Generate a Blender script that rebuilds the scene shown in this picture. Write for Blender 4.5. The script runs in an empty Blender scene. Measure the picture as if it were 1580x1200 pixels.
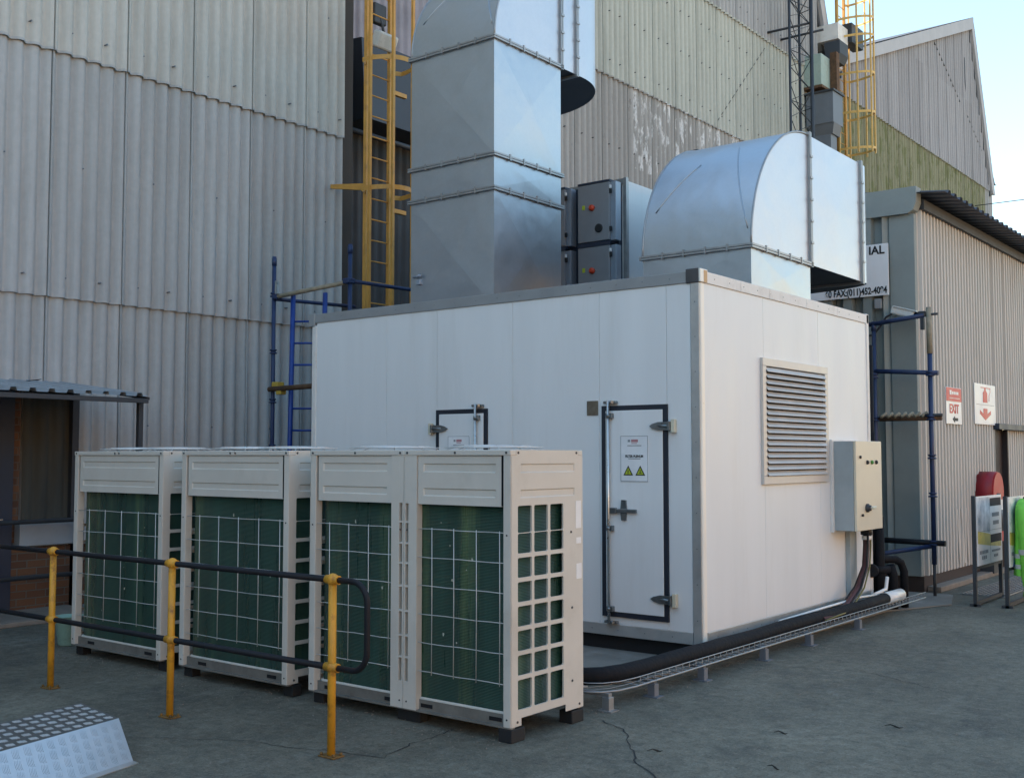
import bpy, bmesh, math, random
from mathutils import Vector, Matrix
random.seed(7)
R = math.radians
S = bpy.context.scene
COL = S.collection

# ---------------------------------------------------------------- camera
# world: -X runs along the long face of the plant room, +Y along the factory wall, z = 0 is the yard
H_EYE = 1.74
yaw, pitch = math.atan2(1350, 1716), math.atan(102/1716)
cam = bpy.data.cameras.new('camera')
cam.sensor_fit = 'HORIZONTAL'; cam.sensor_width = 36
cam.lens = 36*1716/1580
cam.clip_start = .05; cam.clip_end = 2000
cob = bpy.data.objects.new('camera', cam); COL.objects.link(cob)
fw = Vector((-math.sin(yaw)*math.cos(pitch), math.cos(yaw)*math.cos(pitch), math.sin(pitch)))
rt = Vector((math.cos(yaw), math.sin(yaw), 0)); up = rt.cross(fw)
m = Matrix((rt, up, -fw)).transposed().to_4x4(); m.translation = Vector((0, 0, H_EYE))
cob.matrix_world = m
S.camera = cob

# ---------------------------------------------------------------- world, sun, exposure
SUN_EL, SUN_AZ = R(40), R(246)          # azimuth clockwise from +Y: the sun stands behind the factory
w = bpy.data.worlds.new('World'); S.world = w; w.use_nodes = True
nt = w.node_tree
bg = nt.nodes['Background']
sky = nt.nodes.new('ShaderNodeTexSky'); sky.sky_type = 'NISHITA'
sky.sun_disc = False; sky.sun_elevation = SUN_EL; sky.sun_rotation = SUN_AZ
sky.air_density = 1.5; sky.dust_density = .5; sky.ozone_density = 1.0; sky.altitude = 800
hs = nt.nodes.new('ShaderNodeHueSaturation'); hs.inputs['Saturation'].default_value = .98; hs.inputs['Hue'].default_value = .488     # the camera's warm white balance
nt.links.new(sky.outputs[0], hs.inputs['Color']); nt.links.new(hs.outputs[0], bg.inputs[0]); bg.inputs[1].default_value = .15
sl = bpy.data.lights.new('sun', 'SUN'); sl.energy = 5; sl.angle = R(.5); sl.color = (1, .87, .68)
so = bpy.data.objects.new('sun', sl); COL.objects.link(so)
sd = Vector((math.sin(SUN_AZ)*math.cos(SUN_EL), math.cos(SUN_AZ)*math.cos(SUN_EL), math.sin(SUN_EL)))
so.rotation_euler = sd.to_track_quat('Z', 'Y').to_euler(); so.location = (-30, 30, 60)
S.view_settings.view_transform = 'Standard'; S.view_settings.look = 'None'
S.view_settings.exposure = 1.3; S.view_settings.gamma = 1
S.view_settings.use_curve_mapping = False

# ---------------------------------------------------------------- materials
def _n(nt, t, **kw):
    n = nt.nodes.new(t)
    for k, v in kw.items():
        if k in n.inputs: n.inputs[k].default_value = v
        else: setattr(n, k, v)
    return n
def mat(name, c, rough=.6, metal=0., var=.12, scale=3., bump=0., bscale=40., dirt_or_sheen=None, dirt_or_sheen_amt=.0, dscale=1.5, stretch=None, spec=.5, c2=None):
    """base colour with two octaves of patchy variation, optional stains or painted sheen of a second colour, fine bump"""
    m = bpy.data.materials.new(name); m.use_nodes = True; nt = m.node_tree
    b = nt.nodes['Principled BSDF']; L = nt.links.new
    b.inputs['Metallic'].default_value = metal; b.inputs['Specular IOR Level'].default_value = spec
    tc = _n(nt, 'ShaderNodeTexCoord'); geo = _n(nt, 'ShaderNodeNewGeometry')
    mp = _n(nt, 'ShaderNodeMapping'); L(geo.outputs['Position'], mp.inputs[0])
    if stretch: mp.inputs['Scale'].default_value = stretch
    n1 = _n(nt, 'ShaderNodeTexNoise', Scale=scale, Detail=6., Roughness=.62); L(mp.outputs[0], n1.inputs['Vector'])
    mr = _n(nt, 'ShaderNodeMapRange'); L(n1.outputs[0], mr.inputs[0])
    mr.inputs[1].default_value = .3; mr.inputs[2].default_value = .7
    mx = _n(nt, 'ShaderNodeMix', data_type='RGBA'); L(mr.outputs[0], mx.inputs[0])
    ca = tuple(max(0, v*(1-var)) for v in c); cb = tuple(min(1, v*(1+var)) for v in (c2 or c))
    mx.inputs[6].default_value = (*ca, 1); mx.inputs[7].default_value = (*cb, 1)
    out = mx.outputs[2]
    if dirt_or_sheen:
        n2 = _n(nt, 'ShaderNodeTexNoise', Scale=dscale, Detail=9., Roughness=.7); L(mp.outputs[0], n2.inputs['Vector'])
        r2 = _n(nt, 'ShaderNodeMapRange'); L(n2.outputs[0], r2.inputs[0])
        r2.inputs[1].default_value = .52; r2.inputs[2].default_value = .72; r2.inputs[4].default_value = dirt_or_sheen_amt
        m2 = _n(nt, 'ShaderNodeMix', data_type='RGBA'); L(r2.outputs[0], m2.inputs[0]); L(out, m2.inputs[6])
        m2.inputs[7].default_value = (*dirt_or_sheen, 1); out = m2.outputs[2]
    L(out, b.inputs['Base Color'])
    rr = _n(nt, 'ShaderNodeMapRange'); L(n1.outputs[0], rr.inputs[0])
    rr.inputs[1].default_value = .3; rr.inputs[2].default_value = .7
    rr.inputs[3].default_value = max(.05, rough-.08); rr.inputs[4].default_value = min(1, rough+.08)
    L(rr.outputs[0], b.inputs['Roughness'])
    if bump:
        n3 = _n(nt, 'ShaderNodeTexNoise', Scale=bscale, Detail=4.); L(mp.outputs[0], n3.inputs['Vector'])
        bp = _n(nt, 'ShaderNodeBump', Strength=bump, Distance=.02); L(n3.outputs[0], bp.inputs['Height'])
        L(bp.outputs[0], b.inputs['Normal'])
    return m

def cladding(name, bands, sheet_w, rows, y_off, grime=(.09, .09, .08), patches=None):
    """weathered fibre-cement cladding: bands = [(z, colour)], a slightly different tone for every sheet, grime running down"""
    m = bpy.data.materials.new(name); m.use_nodes = True; nt = m.node_tree; L = nt.links.new
    b = nt.nodes['Principled BSDF']; b.inputs['Roughness'].default_value = .85; b.inputs['Specular IOR Level'].default_value = .25
    geo = _n(nt, 'ShaderNodeNewGeometry'); sp = _n(nt, 'ShaderNodeSeparateXYZ'); L(geo.outputs['Position'], sp.inputs[0])
    def math_(op, a, bv=None, c=None):
        n = _n(nt, 'ShaderNodeMath', operation=op)
        for i, v in enumerate((a, bv, c)):
            if v is None: continue
            if isinstance(v, (int, float)): n.inputs[i].default_value = v
            else: L(v, n.inputs[i])
        return n.outputs[0]
    col = None
    for z, c in bands:
        if col is None:
            rgb = _n(nt, 'ShaderNodeRGB'); rgb.outputs[0].default_value = (*c, 1); col = rgb.outputs[0]; continue
        f = math_('GREATER_THAN', sp.outputs['Z'], z)
        mx = _n(nt, 'ShaderNodeMix', data_type='RGBA'); L(f, mx.inputs[0]); L(col, mx.inputs[6]); mx.inputs[7].default_value = (*c, 1); col = mx.outputs[2]
    iy = math_('FLOOR', math_('DIVIDE', math_('SUBTRACT', sp.outputs['Y'], y_off), sheet_w))
    row = None
    for z in rows:
        g = math_('GREATER_THAN', sp.outputs['Z'], z); row = g if row is None else math_('ADD', row, g)
    cv = _n(nt, 'ShaderNodeCombineXYZ'); L(iy, cv.inputs[0]); L(row, cv.inputs[1])
    wn = _n(nt, 'ShaderNodeTexWhiteNoise', noise_dimensions='2D'); L(cv.outputs[0], wn.inputs[0])
    v = math_('ADD', math_('MULTIPLY', wn.outputs[0], .14), .93)
    mp = _n(nt, 'ShaderNodeMapping'); L(geo.outputs['Position'], mp.inputs[0]); mp.inputs['Scale'].default_value = (1, 2.6, .28)
    ns = _n(nt, 'ShaderNodeTexNoise', Scale=1.6, Detail=8., Roughness=.7); L(mp.outputs[0], ns.inputs['Vector'])
    rs = _n(nt, 'ShaderNodeMapRange'); L(ns.outputs[0], rs.inputs[0]); rs.inputs[1].default_value = .45; rs.inputs[2].default_value = .8; rs.inputs[4].default_value = .32
    mul = _n(nt, 'ShaderNodeMix', data_type='RGBA', blend_type='MULTIPLY'); mul.inputs[0].default_value = 1; L(col, mul.inputs[6])
    cc = _n(nt, 'ShaderNodeCombineColor'); [L(v, cc.inputs[i]) for i in range(3)]; L(cc.outputs[0], mul.inputs[7])
    dm = _n(nt, 'ShaderNodeMix', data_type='RGBA'); L(rs.outputs[0], dm.inputs[0]); L(mul.outputs[2], dm.inputs[6]); dm.inputs[7].default_value = (*grime, 1)
    out = dm.outputs[2]
    nf = _n(nt, 'ShaderNodeTexNoise', Scale=14., Detail=6.); L(geo.outputs['Position'], nf.inputs['Vector'])
    rf = _n(nt, 'ShaderNodeMapRange'); L(nf.outputs[0], rf.inputs[0]); rf.inputs[3].default_value = .9; rf.inputs[4].default_value = 1.1
    m3 = _n(nt, 'ShaderNodeMix', data_type='RGBA', blend_type='MULTIPLY'); m3.inputs[0].default_value = 1; L(out, m3.inputs[6])
    c3 = _n(nt, 'ShaderNodeCombineColor'); [L(rf.outputs[0], c3.inputs[i]) for i in range(3)]; L(c3.outputs[0], m3.inputs[7]); out = m3.outputs[2]
    for (y0, y1, z0, z1, c, amt) in (patches or []):      # flaking paint, moss: real marks with a shape of their own
        fy = math_('MULTIPLY', math_('GREATER_THAN', sp.outputs['Y'], y0), math_('LESS_THAN', sp.outputs['Y'], y1))
        fz = math_('MULTIPLY', math_('GREATER_THAN', sp.outputs['Z'], z0), math_('LESS_THAN', sp.outputs['Z'], z1))
        mq = _n(nt, 'ShaderNodeMapping'); L(geo.outputs['Position'], mq.inputs[0]); mq.inputs['Scale'].default_value = (1, 3.2, .8)
        nn = _n(nt, 'ShaderNodeTexNoise', Scale=2.2, Detail=7., Roughness=.68); L(mq.outputs[0], nn.inputs['Vector'])
        rr = _n(nt, 'ShaderNodeMapRange'); L(nn.outputs[0], rr.inputs[0]); rr.inputs[1].default_value = amt; rr.inputs[2].default_value = amt+.07
        f = math_('MULTIPLY', math_('MULTIPLY', fy, fz), rr.outputs[0])
        mx = _n(nt, 'ShaderNodeMix', data_type='RGBA'); L(f, mx.inputs[0]); L(out, mx.inputs[6]); mx.inputs[7].default_value = (*c, 1); out = mx.outputs[2]
    L(out, b.inputs['Base Color'])
    bp = _n(nt, 'ShaderNodeBump', Strength=.15, Distance=.01); L(nf.outputs[0], bp.inputs['Height']); L(bp.outputs[0], b.inputs['Normal'])
    return m

def galvanised(name, c, rough, metal=.9):
    m = bpy.data.materials.new(name); m.use_nodes = True; nt = m.node_tree; L = nt.links.new
    b = nt.nodes['Principled BSDF']; b.inputs['Metallic'].default_value = metal
    geo = _n(nt, 'ShaderNodeNewGeometry')
    vo = _n(nt, 'ShaderNodeTexVoronoi', Scale=38.); L(geo.outputs['Position'], vo.inputs['Vector'])
    ns = _n(nt, 'ShaderNodeTexNoise', Scale=2.1, Detail=8., Roughness=.65); L(geo.outputs['Position'], ns.inputs['Vector'])
    sc = _n(nt, 'ShaderNodeSeparateColor'); L(vo.outputs['Color'], sc.inputs[0])
    ad = _n(nt, 'ShaderNodeMath', operation='MULTIPLY_ADD'); L(sc.outputs[0], ad.inputs[0]); ad.inputs[1].default_value = .18; L(ns.outputs[0], ad.inputs[2])
    mr = _n(nt, 'ShaderNodeMapRange'); L(ad.outputs[0], mr.inputs[0]); mr.inputs[1].default_value = .35; mr.inputs[2].default_value = .9
    mx = _n(nt, 'ShaderNodeMix', data_type='RGBA'); L(mr.outputs[0], mx.inputs[0])
    mx.inputs[6].default_value = (*(v*.94 for v in c), 1); mx.inputs[7].default_value = (*(min(1, v*1.06) for v in c), 1)
    nd = _n(nt, 'ShaderNodeTexNoise', Scale=3.3, Detail=9., Roughness=.75); L(geo.outputs['Position'], nd.inputs['Vector'])
    rd = _n(nt, 'ShaderNodeMapRange'); L(nd.outputs[0], rd.inputs[0]); rd.inputs[1].default_value = .6; rd.inputs[2].default_value = .78; rd.inputs[4].default_value = .22
    md = _n(nt, 'ShaderNodeMix', data_type='RGBA'); L(rd.outputs[0], md.inputs[0]); L(mx.outputs[2], md.inputs[6]); md.inputs[7].default_value = (.3, .29, .27, 1)
    L(md.outputs[2], b.inputs['Base Color'])
    rr = _n(nt, 'ShaderNodeMapRange'); L(ad.outputs[0], rr.inputs[0]); rr.inputs[1].default_value = .35; rr.inputs[2].default_value = .9; rr.inputs[3].default_value = rough-.04; rr.inputs[4].default_value = rough+.05
    L(rr.outputs[0], b.inputs['Roughness'])
    nb = _n(nt, 'ShaderNodeTexNoise', Scale=2.6, Detail=2.); L(geo.outputs['Position'], nb.inputs['Vector'])
    bp = _n(nt, 'ShaderNodeBump', Strength=.2, Distance=.06); L(nb.outputs[0], bp.inputs['Height']); L(bp.outputs[0], b.inputs['Normal'])
    return m

def brick(name):
    m = mat(name, (.2, .1, .06), .9); nt = m.node_tree; L = nt.links.new; b = nt.nodes['Principled BSDF']
    geo = _n(nt, 'ShaderNodeNewGeometry'); sp = _n(nt, 'ShaderNodeSeparateXYZ'); L(geo.outputs['Position'], sp.inputs[0])
    cv = _n(nt, 'ShaderNodeCombineXYZ'); L(sp.outputs['Y'], cv.inputs[0]); L(sp.outputs['Z'], cv.inputs[1])
    bt = _n(nt, 'ShaderNodeTexBrick', Scale=1.); L(cv.outputs[0], bt.inputs['Vector'])
    bt.inputs['Brick Width'].default_value = .225; bt.inputs['Row Height'].default_value = .083; bt.inputs['Mortar Size'].default_value = .006
    bt.inputs['Color1'].default_value = (.15, .07, .035, 1); bt.inputs['Color2'].default_value = (.08, .04, .026, 1); bt.inputs['Mortar'].default_value = (.11, .1, .085, 1)
    L(bt.outputs['Color'], b.inputs['Base Color'])
    bp = _n(nt, 'ShaderNodeBump', Strength=.6, Distance=.01); L(bt.outputs['Fac'], bp.inputs['Height']); bp.invert = True; L(bp.outputs[0], b.inputs['Normal'])
    return m

def concrete():
    m = bpy.data.materials.new('yard_concrete'); m.use_nodes = True; nt = m.node_tree; L = nt.links.new
    b = nt.nodes['Principled BSDF']; b.inputs['Specular IOR Level'].default_value = .3
    geo = _n(nt, 'ShaderNodeNewGeometry')
    def noise(sc, det=8., ro=.65, vec=None, st=None):
        n = _n(nt, 'ShaderNodeTexNoise', Scale=sc, Detail=det, Roughness=ro)
        if st:
            mp = _n(nt, 'ShaderNodeMapping'); mp.inputs['Scale'].default_value = st; mp.inputs['Rotation'].default_value = (0, 0, R(25))
            L(geo.outputs['Position'], mp.inputs[0]); L(mp.outputs[0], n.inputs['Vector'])
        else: L(geo.outputs['Position'], n.inputs['Vector'])
        return n.outputs[0]
    def rng(v, a, b_, c, d):
        r = _n(nt, 'ShaderNodeMapRange'); L(v, r.inputs[0])
        for i, q in enumerate((a, b_, c, d)): r.inputs[i+1].default_value = q
        return r.outputs[0]
    def mixc(f, a, c):
        x = _n(nt, 'ShaderNodeMix', data_type='RGBA'); L(f, x.inputs[0])
        if isinstance(a, tuple): x.inputs[6].default_value = (*a, 1)
        else: L(a, x.inputs[6])
        x.inputs[7].default_value = (*c, 1); return x.outputs[2]
    big = noise(.55, 8., .6)
    c = mixc(rng(big, .35, .68, 0, 1), (.096, .091, .072), (.2, .187, .145))
    c = mixc(rng(noise(1.7, 9., .72), .52, .7, 0, .6), c, (.052, .054, .052))         # damp and oil blotches
    c = mixc(rng(noise(2.3, 8., .7, st=(1, .22, 1)), .56, .74, 0, .55), c, (.225, .212, .175))   # trowelled pale streaks
    c = mixc(rng(noise(9., 6., .75), .58, .74, 0, .7), c, (.045, .048, .045))
    c = mixc(rng(noise(4.2, 9., .8, st=(1, .5, 1)), .55, .68, 0, .6), c, (.215, .205, .17))
    c = mixc(rng(noise(.9, 9., .7), .56, .66, 0, .45), c, (.06, .064, .06))
    grit = noise(75., 3., .8)
    c = mixc(rng(grit, .54, .7, 0, .55), c, (.34, .32, .262))
    c = mixc(rng(noise(46., 3., .8), .56, .68, 0, .65), c, (.03, .032, .03))
    mm = _n(nt, 'ShaderNodeMix', data_type='RGBA', blend_type='MULTIPLY'); mm.inputs[0].default_value = 1; L(c, mm.inputs[6])
    cc = _n(nt, 'ShaderNodeCombineColor'); fv = rng(noise(11., 12., .9), .36, .64, .5, 1.45); [L(fv, cc.inputs[i]) for i in range(3)]; L(cc.outputs[0], mm.inputs[7]); c = mm.outputs[2]
    L(c, b.inputs['Base Color'])
    L(rng(big, .3, .7, .72, .92), b.inputs['Roughness'])
    b1 = _n(nt, 'ShaderNodeBump', Strength=.35, Distance=.01); L(grit, b1.inputs['Height'])
    b2 = _n(nt, 'ShaderNodeBump', Strength=.3, Distance=.05); L(noise(5., 5., .6), b2.inputs['Height']); L(b1.outputs[0], b2.inputs['Normal'])
    L(b2.outputs[0], b.inputs['Normal'])
    return m

def checker_plate():
    m = mat('checker_plate', (.62, .63, .64), .38, .85, .08, 6., 0)
    return m

def coil_mat():
    m = mat('coil_fins', (.018, .058, .044), .3, .0, .35, 3., stretch=(2.4, 1, .12), dirt_or_sheen=(.13, .2, .09), dirt_or_sheen_amt=.9, dscale=1.1)  # pale green vertical streaks: reflections on the fins put into the colour
    nt = m.node_tree; L = nt.links.new; b = nt.nodes['Principled BSDF']
    geo = _n(nt, 'ShaderNodeNewGeometry')
    wv = _n(nt, 'ShaderNodeTexWave', wave_type='BANDS', bands_direction='Z', Scale=34., Distortion=.1); L(geo.outputs['Position'], wv.inputs['Vector'])
    bp = _n(nt, 'ShaderNodeBump', Strength=.5, Distance=.006); L(wv.outputs['Fac'], bp.inputs['Height']); L(bp.outputs[0], b.inputs['Normal'])
    return m

M = dict(
    ground=concrete(),
    apron=mat('apron_concrete', (.2, .19, .17), .88, 0, .2, 2., .3, 40, (.36, .35, .33), .7, 1.6),
    white=mat('white_panel', (.73, .75, .76), .42, 0, .035, 1.2, dirt_or_sheen=(.6, .6, .58), dirt_or_sheen_amt=.38, dscale=1.3, stretch=(2, 2, .25)),
    white2=mat('white_flashing', (.72, .71, .69), .5, 0, .06, 4., dirt_or_sheen=(.38, .34, .3), dirt_or_sheen_amt=.5, dscale=3.),
    seam=mat('panel_joint', (.3, .32, .33), .6),
    alu=mat('aluminium_trim', (.5, .5, .49), .42, .55, .12, 4., dirt_or_sheen=(.3, .29, .27), dirt_or_sheen_amt=.4, dscale=5),
    greytrim=mat('grey_trim', (.27, .285, .295), .5, .1, .1, 3.),
    darkcap=mat('dark_cap', (.07, .07, .075), .5, .2, .2, 8.),
    cornerlit=mat('lit_corner', (.86, .82, .74), .35, 0, .05, 3.),  # light on the end side is part of this colour
    tape=mat('brown_tape', (.55, .33, .14), .5),
    black=mat('black_plinth', (.012, .012, .014), .7),
    seal=mat('black_seal', (.014, .018, .03), .55),
    chrome=mat('zinc_fitting', (.55, .57, .57), .3, .9, .12, 9.),
    hinge=mat('hinge_steel', (.22, .24, .25), .35, .8, .2, 12.),
    brass=mat('pale_hinge_block', (.62, .58, .45), .45),
    notice=mat('notice_paper', (.76, .78, .8), .35),
    ink=mat('black_ink', (.012, .014, .016), .6),
    greyink=mat('grey_ink', (.24, .26, .28), .6),
    red=mat('red_print', (.5, .03, .03), .5),
    redpale=mat('faded_red_print', (.42, .2, .22), .5),
    warn=mat('warning_yellow', (.42, .5, .03), .5),
    plate=mat('dull_metal_plate', (.2, .17, .13), .45, .6, .2, 20.),
    louvre=mat('louvre_aluminium', (.58, .56, .53), .45, .25, .06, 5.),
    dark=mat('dark_void', (.006, .006, .008), .9),
    cream=mat('cream_enclosure', (.66, .6, .47), .42, 0, .05, 3., dirt_or_sheen=(.5, .45, .35), dirt_or_sheen_amt=.3, dscale=3),
    casing=mat('condenser_casing', (.6, .565, .505), .5, 0, .05, 2.5, dirt_or_sheen=(.42, .38, .32), dirt_or_sheen_amt=.4, dscale=2.2),
    baserail=mat('dark_base_rail', (.17, .16, .14), .8, .1, .25, 9.),  # darker than the casing above it
    coil=coil_mat(),
    wire=mat('guard_wire', (.6, .61, .6), .45, .2),
    rubber=mat('rubber_foot', (.012, .013, .015), .75),
    lichen=mat('bird_mark', (.5, .5, .42), .9),
    yellow=mat('safety_yellow', (.62, .3, .022), .5, 0, .14, 7., .06, 60, (.14, .055, .02), .9, 9.),
    ladder=mat('ladder_yellow', (.55, .28, .055), .55, 0, .15, 5., .05, 50, (.22, .11, .04), .6, 4.),
    cage=mat('cage_yellow', (.7, .44, .13), .55, 0, .18, 4., dirt_or_sheen=(.25, .13, .06), dirt_or_sheen_amt=.6, dscale=4),
    rail=mat('black_rail', (.009, .01, .014), .6, 0, .3, 8., spec=.3),
    blue=mat('scaffold_blue', (.016, .034, .1), .5, 0, .25, 7., .05, 60, (.02, .02, .03), .6, 6.),
    ladderblue=mat('ladder_blue', (.012, .05, .26), .45, 0, .2, 6.),
    timber=mat('weathered_tube', (.3, .26, .19), .75, 0, .3, 9.),
    rust=mat('rusty_steel', (.12, .065, .035), .85, .2, .4, 9.),
    clampy=mat('yellow_clamp', (.5, .33, .05), .6),
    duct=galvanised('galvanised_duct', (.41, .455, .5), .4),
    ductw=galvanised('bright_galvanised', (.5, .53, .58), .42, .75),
    flange=mat('duct_flange', (.33, .34, .35), .45, .75, .15, 9.),
    cab=mat('cabinet_grey', (.26, .27, .29), .5, .2, .08, 3.),
    cabside=mat('cabinet_frame', (.3, .35, .42), .45, .4, .08, 3.),
    navy=mat('dark_navy_frame', (.02, .03, .055), .5),
    knobred=mat('red_knob', (.6, .06, .02), .4),
    green=mat('green_lamp', (.05, .25, .03), .4),
    lag=mat('black_pipe_lagging', (.007, .008, .011), .8, 0, .4, 10., .35, 24, spec=.25),
    pipewhite=mat('white_plastic_pipe', (.8, .79, .76), .35, 0, .05, 8.),
    traysteel=mat('galvanised_wire', (.33, .34, .35), .5, .7, .15, 9.),
    cable1=mat('maroon_cable', (.085, .03, .03), .6), cable2=mat('earth_cable', (.16, .14, .04), .55), cable3=mat('black_cable', (.012, .012, .014), .5),
    trunk=mat('cable_trunking', (.34, .39, .41), .5, .1),
    beige=mat('shed_sheet', (.54, .51, .47), .6, 0, .08, 1.3, dirt_or_sheen=(.33, .29, .25), dirt_or_sheen_amt=.45, dscale=1.6, stretch=(1, 1, .25)),
    shedgrey=mat('shed_grey_paint', (.25, .28, .27), .65, 0, .12, 1.5, dirt_or_sheen=(.16, .17, .17), dirt_or_sheen_amt=.5, dscale=1.5),
    roofdark=mat('roof_sheet_dark', (.1, .105, .125), .6, .3, .12, 2.),
    plinth=mat('brown_plinth', (.05, .035, .03), .85, 0, .3, 5.),
    kerb=mat('kerb_stone', (.22, .19, .16), .9, 0, .2, 6., .3),
    doordark=mat('dark_door', (.025, .016, .016), .6),
    signwhite=mat('sign_white', (.78, .79, .8), .4, 0, .04, 3., dirt_or_sheen=(.55, .55, .55), dirt_or_sheen_amt=.4, dscale=3),
    signred=mat('sign_red', (.56, .03, .035), .45),
    reelred=mat('red_cover', (.24, .008, .018), .5, 0, .15, 5.),
    reelred2=mat('red_cover_edge', (.42, .015, .02), .45, 0, .12, 5.),
    lime=mat('hi_vis_lime', (.2, .6, .07), .8, 0, .1, 12., .4, 14),
    tapegrey=mat('reflective_tape', (.5, .52, .5), .35, .2, .1, 30.),
    posterb=mat('poster_blue', (.3, .42, .55), .4, 0, .4, 4., c2=(.75, .78, .8)),
    postery=mat('poster_yellow', (.62, .52, .12), .4, 0, .3, 6.), posterd=mat('poster_deep_blue', (.03, .12, .36), .4),
    bucket=mat('pale_green_bucket', (.28, .42, .34), .5, 0, .08, 6., dirt_or_sheen=(.12, .13, .1), dirt_or_sheen_amt=.5, dscale=9),
    canopy=mat('canopy_sheet', (.3, .33, .36), .6, .15, .12, 3., dirt_or_sheen=(.2, .2, .2), dirt_or_sheen_amt=.4, dscale=2),
    frame=mat('dark_grey_steel', (.045, .05, .058), .6, .2, .2, 5.),
    brick=brick('face_brick'),
    infill=mat('stained_infill_sheet', (.06, .062, .054), .9, 0, .3, 2.5, stretch=(1, 2, .4), dirt_or_sheen=(.04, .045, .045), dirt_or_sheen_amt=.6, dscale=2),
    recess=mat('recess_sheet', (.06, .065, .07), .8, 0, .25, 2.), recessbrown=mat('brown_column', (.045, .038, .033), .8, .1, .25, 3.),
    recesslight=mat('pale_recess_sheet', (.3, .29, .33), .8, 0, .2, 2.), steelshade=mat('dark_steel_and_shade', (.05, .06, .075), .6, .3, .15, 2.),  # the dark steel also paints the shade under the ducts
    fascia=mat('barge_board', (.42, .42, .44), .8, 0, .08, 2.),
    mast=mat('mast_steel', (.05, .055, .065), .55, .6, .2, 9.),
    hopper=mat('grey_hopper', (.15, .17, .2), .6, .2, .12, 3.), hoppergreen=mat('pale_green_hopper', (.33, .42, .38), .7, 0, .15, 3., dirt_or_sheen=(.15, .08, .05), dirt_or_sheen_amt=.6, dscale=3),
    check=checker_plate(),
    camwhite=mat('camera_white', (.66, .68, .66), .45), lampglass=mat('lamp_lens', (.5, .52, .5), .3),
    bouncewall=mat('bounce_wall', (.76, .44, .2), .8, 0, .1, .6),  # orange chosen to warm the sunlight this unseen wall throws back
    checktop=mat('worn_checker_plate', (.11, .11, .105), .6, .3, .2, 8.), tread=mat('tread_metal', (.68, .69, .7), .5, .5, .1, 8.),
    dirtyyellow=mat('dirty_yellow', (.2, .11, .03), .75, 0, .4, 18., dirt_or_sheen=(.05, .04, .03), dirt_or_sheen_amt=.8, dscale=14),
    crack=mat('crack_dirt', (.02, .022, .024), .95),
    glove=mat('yard_debris', (.03, .028, .025), .9),
)
LAPS = (.75, 3.57, 6.43, 9.29, 12.15, 15.0)
M['wall'] = cladding('factory_cladding', [(0, (.42, .435, .44)), (6.43, (.49, .49, .46))], .95, LAPS, .9)
M['wall_far'] = cladding('factory_cladding_far', [(0, (.36, .35, .335)), (9.29, (.45, .46, .415)), (12.15, (.37, .37, .375))], .95, LAPS, .9,
                         patches=[(19.2, 24.2, 7.6, 9.29, (.68, .68, .68), .53), (16, 28, 6, 9.29, (.2, .19, .18), .62)])
M['wall_bay'] = cladding('second_hall_cladding', [(0, (.25, .245, .16)), (12.1, (.34, .335, .35))], .8, LAPS, .2, grime=(.1, .1, .085),
                         patches=[(30, 45.2, 4, 12.1, (.17, .18, .09), .5), (45.0, 47, 4, 12.1, (.36, .36, .36), .1)])

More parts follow.
